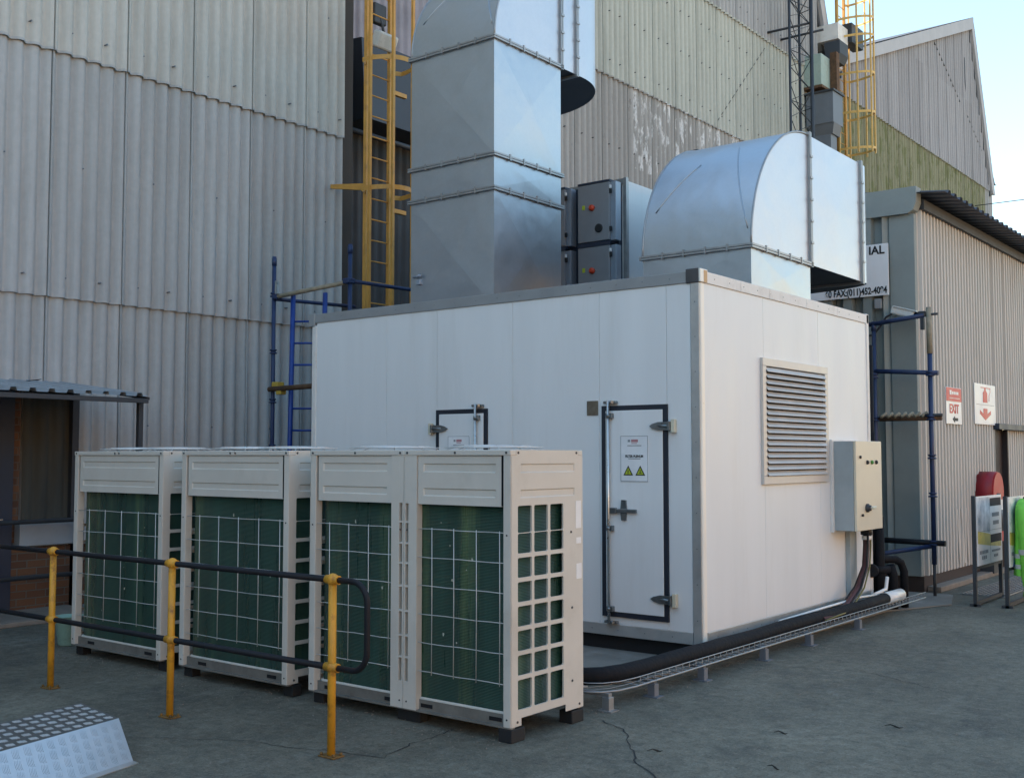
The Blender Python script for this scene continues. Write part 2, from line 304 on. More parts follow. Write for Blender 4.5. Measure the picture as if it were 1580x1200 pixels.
# ---------------------------------------------------------------- geometry helpers
class MB:
    def __init__(s): s.bm = bmesh.new(); s.smooth = False
    def v(s, p): return s.bm.verts.new(p)
    def face(s, pts, smooth=False):
        f = s.bm.faces.new([s.v(p) if not isinstance(p, bmesh.types.BMVert) else p for p in pts]); f.smooth = smooth; return f
    def box(s, x0, x1, y0, y1, z0, z1, bev=0, rot=None, piv=None):
        r = bmesh.ops.create_cube(s.bm, size=1)
        vs = r['verts']
        for q in vs:
            q.co = Vector(((x0+x1)/2 + q.co.x*abs(x1-x0), (y0+y1)/2 + q.co.y*abs(y1-y0), (z0+z1)/2 + q.co.z*abs(z1-z0)))
        if bev:
            es = list({e for q in vs for e in q.link_edges})
            g = bmesh.ops.bevel(s.bm, geom=es, offset=bev, segments=2, affect='EDGES', profile=.5)
            vs = list({q for f in g['faces'] for q in f.verts} | {q for q in vs if q.is_valid})
        if rot is not None:
            pv = Vector(piv) if piv else Vector(((x0+x1)/2, (y0+y1)/2, (z0+z1)/2))
            for q in vs: q.co = pv + rot @ (q.co - pv)
        return s
    def ring(s, c, a, b, r, n): return [s.v(Vector(c) + a*(r*math.cos(2*math.pi*i/n)) + b*(r*math.sin(2*math.pi*i/n))) for i in range(n)]
    def tube(s, pts, r, n=10, cap=True, rs=None):
        pts = [Vector(p) for p in pts]; rings = []; a = None
        for i, p in enumerate(pts):
            d = ((pts[min(i+1, len(pts)-1)] - p).normalized() + (p - pts[max(i-1, 0)]).normalized()).normalized()
            if a is None: a = d.orthogonal().normalized()
            a = (a - d*a.dot(d)).normalized(); b = d.cross(a)
            rings.append(s.ring(p, a, b, rs[i] if rs else r, n))
        for A, B in zip(rings, rings[1:]):
            for i in range(n):
                f = s.bm.faces.new((A[i], A[(i+1) % n], B[(i+1) % n], B[i])); f.smooth = True
        if cap:
            s.bm.faces.new(rings[0][::-1]); s.bm.faces.new(rings[-1])
        return s
    def cyl(s, p, q, r, n=12): return s.tube([p, q], r, n)
    def lathe(s, c, prof, n=20, axis='Z'):
        ax = {'X': Vector((1, 0, 0)), 'Y': Vector((0, 1, 0)), 'Z': Vector((0, 0, 1))}[axis]; a = ax.orthogonal().normalized(); b = ax.cross(a)
        rings = [s.ring(Vector(c)+ax*h, a, b, max(r, .0005), n) for r, h in prof]
        for A, B in zip(rings, rings[1:]):
            for i in range(n):
                f = s.bm.faces.new((A[i], A[(i+1) % n], B[(i+1) % n], B[i])); f.smooth = True
        s.bm.faces.new(rings[0][::-1]); s.bm.faces.new(rings[-1]); return s
    def prism(s, poly, vec, smooth=False):
        vec = Vector(vec); A = [s.v(p) for p in poly]; B = [s.v(Vector(p)+vec) for p in poly]; n = len(poly)
        s.bm.faces.new(A[::-1]); s.bm.faces.new(B)
        for i in range(n):
            f = s.bm.faces.new((A[i], A[(i+1) % n], B[(i+1) % n], B[i])); f.smooth = smooth
        return s
    def sph(s, c, r, n=12):
        g = bmesh.ops.create_uvsphere(s.bm, u_segments=n, v_segments=max(6, n//2), radius=r)
        for q in g['verts']: q.co += Vector(c)
        for f in {f for q in g['verts'] for f in q.link_faces}: f.smooth = True
        return s
    def strip(s, A, B, smooth=False):
        """ribbon between two polylines"""
        A = [s.v(p) for p in A]; B = [s.v(p) for p in B]
        for i in range(len(A)-1):
            f = s.bm.faces.new((A[i], A[i+1], B[i+1], B[i])); f.smooth = smooth
        return s

def link(name, mb, m, origin=(0, 0, 0), parent=None):
    bm = mb.bm; bmesh.ops.recalc_face_normals(bm, faces=bm.faces) if len(bm.faces) else None
    o0 = Vector(origin)
    me = bpy.data.meshes.new(name)
    for q in bm.verts: q.co -= o0
    bm.to_mesh(me); bm.free(); me.materials.append(m)
    o = bpy.data.objects.new(name, me); COL.objects.link(o)
    if parent is None: o.location = o0
    else: o.parent = parent
    return o
def tag(o, label, cat, group=None, kind=None):
    if label: o['label'] = label
    if cat: o['category'] = cat
    if group: o['group'] = group
    if kind: o['kind'] = kind
    return o
def thing(name, label, cat, loc=(0, 0, 0), group=None):
    o = bpy.data.objects.new(name, None); COL.objects.link(o); o.location = loc; o.empty_display_size = .1
    return tag(o, label, cat, group)
def part(t, name, mb, m, label=None):
    org = Vector(t.location)
    p = t.parent
    while p is not None: org = org + Vector(p.location); p = p.parent
    o = link(name, mb, m, org, t)
    if label: o['label'] = label
    return o
def single(name, mb, m, label, cat, loc, group=None): return tag(link(name, mb, m, loc), label, cat, group)
def struct(name, mb, m): return tag(link(name, mb, m), None, None, None, 'structure')

def lettering(mb, s, size, origin, right, upv=(0, 0, 1), depth=.002, align='LEFT', bold=0., sx=1.):
    cu = bpy.data.curves.new('t', 'FONT'); cu.body = s; cu.size = size; cu.extrude = depth; cu.align_x = align; cu.offset = bold
    ob = bpy.data.objects.new('t', cu); COL.objects.link(ob)
    dg = bpy.context.evaluated_depsgraph_get(); me = bpy.data.meshes.new_from_object(ob.evaluated_get(dg))
    r_, u_ = Vector(right).normalized(), Vector(upv).normalized(); n_ = r_.cross(u_)
    mt = Matrix((r_*sx, u_, n_)).transposed().to_4x4(); mt.translation = Vector(origin)
    me.transform(mt); mb.bm.from_mesh(me)
    bpy.data.objects.remove(ob); bpy.data.curves.remove(cu); bpy.data.meshes.remove(me)
    return mb

def corr(mb, y0, y1, x, zlo, zhi, pitch=.19, amp=.034, n=10, sheet=None, tilt=.014, off=0., ph=.9):
    """corrugated cladding in the plane x, facing +X; zlo/zhi numbers or functions of y; each sheet laps the next by a real step"""
    ys = []; k = int((y1-y0)/pitch*n)+1
    for i in range(k+1): ys.append(y0 + (y1-y0)*i/k)
    def hgt(y):
        c = math.cos(2*math.pi*(y-ph)/pitch); return amp*(1-abs((1-c)/2)**1.7*2)
    def lo(y): return zlo(y) if callable(zlo) else zlo
    def hi(y): return zhi(y) if callable(zhi) else zhi
    prev = None; cell = None
    for y in ys:
        cx = math.floor((y-ph)/sheet) if sheet else 0
        d = hgt(y) + off + (tilt*(1-((y-ph)/sheet-cx)) if sheet else 0)
        if cell is not None and cx != cell:                     # open vertical joint where the next sheet laps
            d2 = hgt(y) + off; g_ = .007
            for dx, yy in ((d2, y-g_), (d2-.06, y-g_+.001), (d2-.06, y+g_-.001), (d2+tilt, y+g_)):
                q = (mb.v((x+dx, yy, lo(y))), mb.v((x+dx-.012, yy, hi(y))))
                mb.bm.faces.new((prev[0], q[0], q[1], prev[1])); prev = q
            cell = cx; continue
        cur = (mb.v((x+d, y, lo(y))), mb.v((x+d-.012, y, hi(y))))
        if prev is not None:
            f = mb.bm.faces.new((prev[0], cur[0], cur[1], prev[1])); f.smooth = cx == cell
        prev = cur; cell = cx
    return mb
def trapsheet(mb, A, U, V, N, length, width, pitch, amp, frac=.5, slope=.08, thick=0):
    """ribbed sheet: ribs spaced along U, running along V, standing out along N"""
    A, U, V, N = (Vector(q) for q in (A, U, V, N)); pts = []; u = 0
    while u < length-1e-6:
        for a, h in ((0, 0), (1-frac-slope, 0), (1-frac, 1), (1-slope, 1)):
            if u+a*pitch <= length: pts.append((u+a*pitch, h*amp))
        u += pitch
    pts.append((length, 0))
    mb.strip([A+U*a+N*h for a, h in pts], [A+U*a+N*h+V*width for a, h in pts])
    return mb

# ================================================================ SETTING
g = MB(); g.face([(-400, -300, 0), (400, -300, 0), (400, 500, 0), (-400, 500, 0)]); struct('ground', g, M['ground'])
g = MB(); g.prism([(-12, 6.9, .004), (-5.05, 6.9, .004), (-4.62, 7.3, .004), (-4.5, 8.1, .004), (-4.45, 12.4, .004), (-4.05, 13.4, .004), (-4.3, 14.3, .004), (-12, 14.3, .004)], (0, 0, .012)); struct('apron', g, M['apron'])
def crack_ribbon(pts, wd):
    g = MB(); A = []; B = []; random.seed(int(pts[0][0]*100))
    P = [Vector((x, y, .003)) for x, y in pts]; Q = []
    for a, b in zip(P, P[1:]):
        k = max(2, int((b-a).length/.06))
        for i in range(k): Q.append(a.lerp(b, i/k) + Vector((random.uniform(-.018, .018), random.uniform(-.018, .018), 0)))
    Q.append(P[-1])
    for i, p in enumerate(Q):
        d = (Q[min(i+1, len(Q)-1)] - Q[max(i-1, 0)]).normalized(); n = Vector((-d.y, d.x, 0))*wd*random.uniform(.25, 1)
        A.append(p+n); B.append(p-n)
    g.strip(A, B); struct('ground_crack', g, M['crack'])
crack_ribbon([(-4.134, 6.2), (-3.9, 6.1), (-3.634, 5.783), (-3.4, 5.45), (-3.165, 5.297), (-2.6, 4.6)], .007)
crack_ribbon([(-5.35, 4.45), (-4.95, 4.58), (-4.608, 4.653), (-4.7, 5.0), (-4.735, 5.419)], .005)
crack_ribbon([(-7.2, 3.6), (-6.4, 3.9), (-5.551, 4.429), (-5.35, 4.45)], .004)
crack_ribbon([(-4.25, 8.6), (-3.4, 8.9), (-2.6, 8.5)], .004)

# ================================================================ FACTORY HALLS (sawtooth gables facing the yard)
WX = -12.0
def teeth(y):
    """height of the gable outline at y"""
    k = math.floor((y - 30.25)/16); t = y - (30.25 + 16*k)
    if t < 13.25: return 13.2 + t*5.17/13.25
    return max(12.4, 18.37 - (t-13.25)*6.3/2.45)
hall = thing('factory_hall', 'long grey corrugated factory wall behind the white plant room and the condensers', 'factory', (WX, 0, 0))
RY0, RY1 = 11.15, 15.6
rows = [(.75, 3.57), (3.55, 6.43), (6.40, 9.29), (9.26, 12.15), (12.1, 40)]
for i, (a, b) in enumerate(rows):
    for (y0, y1, mm) in ((-26, RY0, M['wall']), (RY1, 28.6, M['wall_far'])):
        c = MB(); lo = a if not (i == 0 and y0 < 0) else (lambda y: .74)
        corr(c, y0, y1, WX, lo, (lambda y, b=b: max(min(b+.03, teeth(y)), 12.0 if b > 13 else 0)), sheet=.95, off=.026*i)
        part(hall, 'wall_sheets', c, mm)
# dado, sill
c = MB(); c.box(WX-.2, WX-.02, -26, 11.15, 0, .72); part(hall, 'brick_dado', c, M['brick'])
c = MB(); c.box(WX-.2, WX+.1, -26, 11.15, .72, .75); part(hall, 'sill', c, M['canopy'])
c = MB(); c.box(WX-.2, WX-.03, RY1, 28.6, 0, .75); part(hall, 'dado', c, M['kerb'])
# recess with the cat ladder
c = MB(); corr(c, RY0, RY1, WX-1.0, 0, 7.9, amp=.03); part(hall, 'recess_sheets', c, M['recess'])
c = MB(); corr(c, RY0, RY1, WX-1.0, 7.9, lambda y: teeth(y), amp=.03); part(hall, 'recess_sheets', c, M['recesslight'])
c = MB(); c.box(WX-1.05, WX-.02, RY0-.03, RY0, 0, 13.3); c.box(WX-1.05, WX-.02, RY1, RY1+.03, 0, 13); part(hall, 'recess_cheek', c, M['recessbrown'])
c = MB(); c.box(WX-.6, WX-.05, RY0+.02, RY0+.3, 0, 13.2, .01); part(hall, 'column', c, M['recessbrown'])
c = MB(); c.prism([(WX-.98, 12.0, 6.95), (WX-.98, 12.0, 8.35), (WX-.45, 12.0, 8.3), (WX-.35, 12.0, 7.0)], (0, 2.6, 0)); part(hall, 'steel_hood', c, M['steelshade'])
c = MB(); c.tube([(WX-.4, 11.7, 6.75), (WX-.4, 14.6, 6.75)], .045); c.tube([(WX-.7, 11.5, 4.0), (WX-.7, 13, 4.0)], .06); part(hall, 'pipe', c, M['frame'])
c = MB(); c.box(WX-.15, WX+.03, 27.6, 28.64, 0, 12.5); part(hall, 'corner_flashing', c, M['canopy'])
c = MB(); c.box(WX-.5, WX-.2, 28.6, 31, 0, 12.3); part(hall, 'corner_wall', c, M['recess'])
def roof(t, y_from, y_to):
    prof = []; y = y_from
    while y <= y_to+1e-6: prof.append((y, teeth(y))); y += .25
    A = [(WX+.16, yy, z+.03) for yy, z in prof]; B = [(-60, yy, z+.03) for yy, z in prof]
    c = MB(); c.strip(A, B); part(t, 'roof', c, M['roofdark'])
roof(hall, -26, 30.2)
def verge(t, k, shallow=True):
    y0 = 30.25+16*k
    c = MB()
    if shallow: c.prism([(WX+.05, y0+.1, 13.2+.02), (WX+.05, y0+13.25, 18.39), (WX+.05, y0+13.25, 17.95), (WX+.05, y0+.1, 12.85)], (.12, 0, 0))
    c.prism([(WX+.05, y0+13.27, 18.39), (WX+.05, y0+15.75, 12.0), (WX+.05, y0+15.42, 12.0), (WX+.05, y0+13.0, 18.2)], (.1, 0, 0))
    part(t, 'barge_board', c, M['fascia'])
    c = MB(); c.prism([(WX+.035, y0+13.0, 18.1), (WX+.035, y0+15.42, 11.9), (WX+.035, y0+15.3, 11.9), (WX+.035, y0+12.88, 18.05)], (.03, 0, 0)); part(t, 'painted_shadow_strip', c, M['frame'])  # dark strip standing in for the shadow along the barge board
for k in (-3, -2, -1): verge(hall, k)
# bolts of the cladding
c = MB()
for i in range(-6, 13):
    for z in (3.78, 5.1, 6.66, 8.1, 9.5, 2.1):
        for q in ((.25, .72) if z in (3.78, 6.66, 9.5) else (.45,)):
            y = .9 + .95*i + q*.95
            if RY0 > y > -10: c.cyl((WX+.0, y, z), (WX+.046+.026*sum(z > q_ for q_ in LAPS[1:])-.012, y, z), .009, 6)
part(hall, 'cladding_bolts', c, M['hopper'])
c = MB()
for i in range(16, 29):
    for z in (7.9, 9.6, 10.6, 11.5, 12.5):
        for q in (.3, .7):
            y = .9 + .95*i + q*.95
            if y < 28: c.cyl((WX+.0, y, z), (WX+.046+.026*sum(z > q_ for q_ in LAPS[1:])-.012, y, z), .01, 6)
part(hall, 'cladding_bolts', c, M['frame'])

hall2 = thing('factory_hall', 'factory hall with a pointed gable and mossy green lower band against the sky', 'factory', (WX, 30, 0))
c = MB(); corr(c, 30.3, 45.95, WX, 0, 12.1, pitch=.25, amp=.045, n=8, sheet=1.0, ph=.2); part(hall2, 'mossy_wall_sheets', c, M['wall_bay'])
c = MB(); corr(c, 30.3, 45.9, WX, 12.08, lambda y: teeth(min(y, 46.1)), pitch=.25, amp=.045, n=8, sheet=1.0, ph=.2, off=.03); part(hall2, 'wall_sheets', c, M['wall_bay'])
c = MB(); c.tube([(WX+.04, 38.9, 16.2), (WX+.04, 40.6, 15.4), (WX+.04, 41.9, 14.75)], .03, 5); c.tube([(WX+.04, 42.6, 16.6), (WX+.04, 42.7, 14.5), (WX+.04, 44.6, 13.5)], .025, 5); part(hall2, 'wall_cable', c, M['frame'])
roof(hall2, 30.2, 46.2); verge(hall2, 0)

# ---------------------------------------------------------------- shed on the right
SX, SY = -4.72, 14.45
shed = thing('storage_shed', 'beige ribbed sheet shed with a grey front, right of the plant room', 'shed', (SX, SY, 0))
c = MB(); trapsheet(c, (SX, SY+.04, .2), (0, 1, 0), (0, 0, 1), (1, 0, 0), 3.32, 4.85, .134, .042, .42, .07); part(shed, 'side_wall', c, M['beige'])
c = MB(); trapsheet(c, (SX, SY+4.02, .2), (0, 1, 0), (0, 0, 1), (1, 0, 0), 22, 4.85, .134, .042, .42, .07); part(shed, 'side_wall', c, M['beige'])
c = MB(); trapsheet(c, (SX, SY+3.38, 2.16), (0, 1, 0), (0, 0, 1), (1, 0, 0), .64, 2.89, .134, .042, .42, .07); part(shed, 'side_wall', c, M['beige'])
c = MB(); trapsheet(c, (-12, SY, .25), (1, 0, 0), (0, 0, 1), (0, -1, 0), 6.98, 4.8, .27, .1, .5, .06); part(shed, 'front_sheets', c, M['shedgrey'])
c = MB(); c.box(-5.04, SX+.01, SY-.06, SY+.04, .2, 4.86, .008); part(shed, 'corner_pilaster', c, M['shedgrey'])
c = MB(); c.prism([(-12, SY-.12, 5.2), (-4.66, SY-.12, 5.2), (-4.66, SY-.12, 5.0), (-4.7, SY-.12, 4.9), (-4.77, SY-.12, 4.86), (-12, SY-.12, 4.86)], (0, .2, 0)); part(shed, 'fascia', c, M['shedgrey'])
c = MB(); trapsheet(c, (SX+.42, SY-.1, 5.08), (0, 1, 0), (-7, 0, .8), (.1, 0, 1), 27, 1, .25, .045, .4, .1)
part(shed, 'roof', c, M['roofdark'])
c = MB(); c.box(SX+.02, SX+.09, SY+.1, SY+26, 4.93, 5.06); part(shed, 'eaves_beam', c, M['frame'])
c = MB(); c.box(-12, SX+.03, SY-.02, SY+3.38, 0, .2); c.box(SX-.3, SX+.03, SY+4.02, SY+26, 0, .2); part(shed, 'plinth', c, M['plinth'])
c = MB(); c.box(SX+.03, SX+.2, SY+.1, SY+3.3, 0, .07, .01); part(shed, 'kerb', c, M['kerb'])
c = MB(); c.box(SX-.06, SX-.02, SY+3.33, SY+4.0, .0, 2.16); d = part(shed, 'door', c, M['doordark'])
c = MB(); c.cyl((SX-.02, SY+3.48, 1.05), (SX+.04, SY+3.48, 1.05), .03); part(d, 'door_knob', c, M['chrome'])
c = MB(); c.box(SX+.02, SX+.12, SY+3.3, SY+6.6, 2.13, 2.22, .004); part(shed, 'door_rail', c, M['navy'])
c = MB(); c.box(SX-.02, SX+.06, SY+3.96, SY+4.02, 0, 2.13); c.box(SX-.1, SX+.04, SY+3.34, SY+3.38, 0, 2.13); part(shed, 'door_jamb', c, M['doordark'])
c = MB()      # dented sheets near the ground
for y in (15.9, 16.1, 16.3): c.prism([(SX+.034, y, .25), (SX+.034, y+.05, .25), (SX+.034, y-.06, 1.0), (SX+.034, y-.09, 1.0)], (.012, 0, 0))
part(shed, 'bent_rib', c, M['beige'])

# company board on the shed front
t = thing('company_sign', 'white company board with black fax number on the grey shed front', 'sign', (-5.9, SY-.14, 3.8))
c = MB(); c.box(-7.6, -5.03, SY-.135, SY-.11, 3.82, 4.5, .003); part(t, 'board', c, M['signwhite'])
c = MB(); lettering(c, 'IAL', .15, (-5.075, SY-.137, 4.37), (1, 0, 0), align='RIGHT', bold=.004); part(t, 'lettering', c, M['ink'])
c = MB(); lettering(c, '60 FAX:(011)452-4094', .125, (-5.05, SY-.137, 3.85), (1, 0, 0), align='RIGHT', bold=.0035, sx=.72); part(t, 'lettering', c, M['ink'])
# camera, its cable, junction box
t = thing('security_camera', 'white security camera on the grey shed front above the blue scaffold tube', 'camera', (-4.9, SY-.06, 3.55))
c = MB(); rot = Matrix.Rotation(R(17), 3, 'Y'); c.box(-4.96, -4.66, SY-.3, SY-.19, 3.51, 3.61, .02, rot); part(t, 'camera_body', c, M['camwhite'])
c = MB(); c.box(-4.94, -4.63, SY-.315, SY-.175, 3.6, 3.615, .004, rot, (-4.81, SY-.24, 3.56)); part(t, 'sun_hood', c, M['camwhite'])
c = MB(); c.cyl((-4.665, SY-.245, 3.515), (-4.62, SY-.245, 3.5), .042); part(t, 'lens', c, M['dark'])
c = MB(); c.tube([(-4.93, SY-.24, 3.55), (-4.97, SY-.16, 3.56), (-4.97, SY-.05, 3.58)], .02); part(t, 'bracket', c, M['camwhite'])
c = MB(); c.tube([(-4.94, SY-.22, 3.57), (-5.05, SY-.2, 3.52), (-5.12, SY-.19, 3.42), (-5.22, SY-.2, 3.3), (-5.36, SY-.2, 3.29), (-5.5, SY-.15, 3.3)], .014, 6); part(t, 'cable', c, M['frame'])
c = MB(); c.box(-5.22, -5.13, SY-.14, SY-.1, 3.65, 3.78, .004)
single('junction_box', c, M['greytrim'], 'small grey junction box below the company board', 'junction box', (-5.17, SY-.1, 3.65))

# exit and extinguisher signs
SG = SX+.052
def plaque(name, label, y0, y1, z0, z1):
    t = thing(name, label, 'sign', (SG, (y0+y1)/2, z0))
    c = MB(); c.box(SG-.005, SG+.006, y0, y1, z0, z1, .002); part(t, 'panel', c, M['signwhite']); return t
t = plaque('exit_sign', 'red and white EXIT sign on the beige shed wall', 15.40, 16.08, 2.165, 2.665)
f = SG+.0065
c = MB(); c.box(f, f+.003, 15.405, 16.075, 2.475, 2.66); part(t, 'red_band', c, M['signred'])
c = MB(); c.box(f+.004, f+.006, 15.54, 15.62, 2.565, 2.625); [c.box(f+.004, f+.006, 15.64+i*.075, 15.7+i*.075, 2.57, 2.61) for i in range(4)]; c.box(f+.004, f+.006, 15.52, 15.98, 2.515, 2.522); part(t, 'faint_print', c, M['signwhite'])
c = MB(); lettering(c, 'EXIT', .175, (f+.002, 15.74, 2.315), (0, 1, 0), align='CENTER', bold=.004, sx=1.15); part(t, 'lettering', c, M['signred'])
c = MB(); c.prism([(f, 15.66, 2.23), (f, 15.76, 2.275), (f, 15.76, 2.25), (f, 15.9, 2.25), (f, 15.9, 2.21), (f, 15.76, 2.21), (f, 15.76, 2.185)], (.003, 0, 0)); part(t, 'arrow', c, M['ink'])
t = plaque('fire_extinguisher_sign', 'white sign with a red extinguisher symbol and red down arrow on the shed wall', 16.72, 17.80, 2.19, 2.785)
c = MB(); yc = 17.25
c.prism([(f, yc-.11, 2.515), (f, yc+.11, 2.515), (f, yc+.11, 2.655), (f, yc+.05, 2.69), (f, yc-.05, 2.69), (f, yc-.11, 2.655)], (.003, 0, 0))
c.box(f, f+.003, yc-.035, yc+.035, 2.69, 2.727); c.box(f, f+.003, yc-.22, yc+.28, 2.727, 2.737); c.tube([(f, yc+.26, 2.73), (f, yc+.27, 2.68), (f, yc+.2, 2.62), (f, yc+.2, 2.54)], .004, 5); part(t, 'extinguisher_symbol', c, M['signred'])
c = MB(); c.prism([(f, yc, 2.255), (f, yc+.28, 2.345), (f, yc+.28, 2.40), (f, yc+.1, 2.345), (f, yc+.1, 2.425), (f, yc-.1, 2.425), (f, yc-.1, 2.345), (f, yc-.28, 2.40), (f, yc-.28, 2.345)], (.003, 0, 0)); part(t, 'arrow', c, M['signred'])
c = MB(); c.box(f, f+.002, 16.8, 17.72, 2.478, 2.483); part(t, 'divider_line', c, M['greyink'])

# ================================================================ WHITE PLANT ROOM
PX0, PX1, PY0, PY1, PZ0, PZ1 = -9.46, -4.571, 8.40, 12.30, .145, 3.317
pr_ = thing('plant_room', 'large white insulated panel plant room with black edged doors and a louvre', 'plant room', ((PX0+PX1)/2, PY0, 0))
def P(nm, c, m, par=None, label=None): return part(par or pr_, nm, c, m, label)
c = MB()
xs = [PX0+.07, -8.297, -7.58, -6.6, -5.60, -4.90, PX1-.09]
for a, b in zip(xs, xs[1:]): c.box(a+.0015, b-.0015, PY0, PY0+.06, PZ0+.1, PZ1-.1, .003)
P('front_panels', c, M['white'])
c = MB(); c.box(PX0+.02, PX1-.02, PY0+.02, PY1-.02, PZ0+.02, PZ1-.03); P('core', c, M['seam'])
c = MB()
for a, b in ((PY0+.06, 9.62), (9.62, 10.9), (10.9, PY1-.02)): c.box(PX1-.06, PX1, a+.0015, b-.0015, PZ0+.1, PZ1-.1, .003)
P('end_panels', c, M['white'])
c = MB(); c.box(PX0+.03, PX1-.02, PY0-.012, PY0+.06, PZ1-.1, PZ1, .004); P('top_trim', c, M['greytrim'])
c = MB(); c.box(PX1-.06, PX1+.012, PY0+.065, PY1, PZ1-.1, PZ1, .004)
for y in (9.15, 9.75, 10.6, 11.4): c.box(PX1+.012, PX1+.014, y, y+.03, PZ1-.1, PZ1-.01)
P('top_trim', c, M['white2'])
c = MB(); c.box(PX0+.02, PX1-.09, PY0-.008, PY0+.05, PZ0, PZ0+.1, .004); P('bottom_trim', c, M['alu']); c = MB(); c.box(PX1-.05, PX1+.008, PY0+.08, PY1, PZ0, PZ0+.1, .004); P('bottom_trim', c, M['alu'])
c = MB(); c.box(PX1-.085, PX1-.002, PY0-.01, PY0+.06, PZ0-.002, PZ1-.1, .004); P('corner_post', c, M['alu'])
c = MB(); c.box(PX1-.055, PX1+.01, PY0+.002, PY0+.07, PZ0-.002, PZ1-.1, .012); P('corner_angle', c, M['cornerlit'])  # glow of the lit end side put into this angle's cream colour
c = MB(); c.box(PX1-.125, PX1-.0, PY0-.02, PY0+.1, PZ1-.105, PZ1+.02, .006); P('corner_cap', c, M['darkcap'])
c = MB(); c.box(PX1+.001, PX1+.02, PY0-.018, PY0+.11, PZ1-.1, PZ1+.015, .004); P('corner_cap', c, M['cornerlit'])  # same painted lit cream on the end side of the cap
c = MB(); c.box(PX1+.0205, PX1+.022, PY0+.04, PY0+.1, PZ1-.1, PZ1+.005); P('tape', c, M['tape'])
c = MB(); c.box(PX0, PX0+.07, PY0-.01, PY0+.06, PZ0, PZ1-.13, .008); P('corner_post', c, M['white2'])
c = MB(); c.box(PX0-.05, PX0+.05, PY0-.02, PY0+.08, PZ1-.14, PZ1+.01, .01); P('corner_cap', c, M['greytrim'])
c = MB(); c.box(PX1-.05, PX1+.012, PY1-.06, PY1+.01, PZ0, PZ1+.01, .008); P('corner_post', c, M['white2'])
c = MB(); c.box(PX0+.1, PX1-.1, PY0+.05, PY1-.05, .012, PZ0+.02); P('plinth', c, M['black'])
c = MB(); c.box(PX0+.01, PX1-.05, PY0+.03, PY1, PZ1-.04, PZ1-.02); P('roof', c, M['roofdark'])
FY = PY0
c = MB()
for i in range(17):
    x = PX0+.2+i*.275; c.lathe((x, PY0-.012, PZ1-.05), [(.006, 0), (.004, -.003)], 6, 'Y'); c.lathe((x, PY0-.008, PZ0+.05), [(.006, 0), (.004, -.003)], 6, 'Y')
for i in range(13):
    y = PY0+.25+i*.28; c.lathe((PX1+.012, y, PZ1-.05), [(.006, 0), (.004, .003)], 6, 'X'); c.lathe((PX1+.008, y, PZ0+.05), [(.006, 0), (.004, .003)], 6, 'X')
for i in range(10): c.lathe((PX1-.044, PY0-.01, .35+i*.3), [(.006, 0), (.004, -.003)], 6, 'Y')
P('rivets', c, M['hinge'])
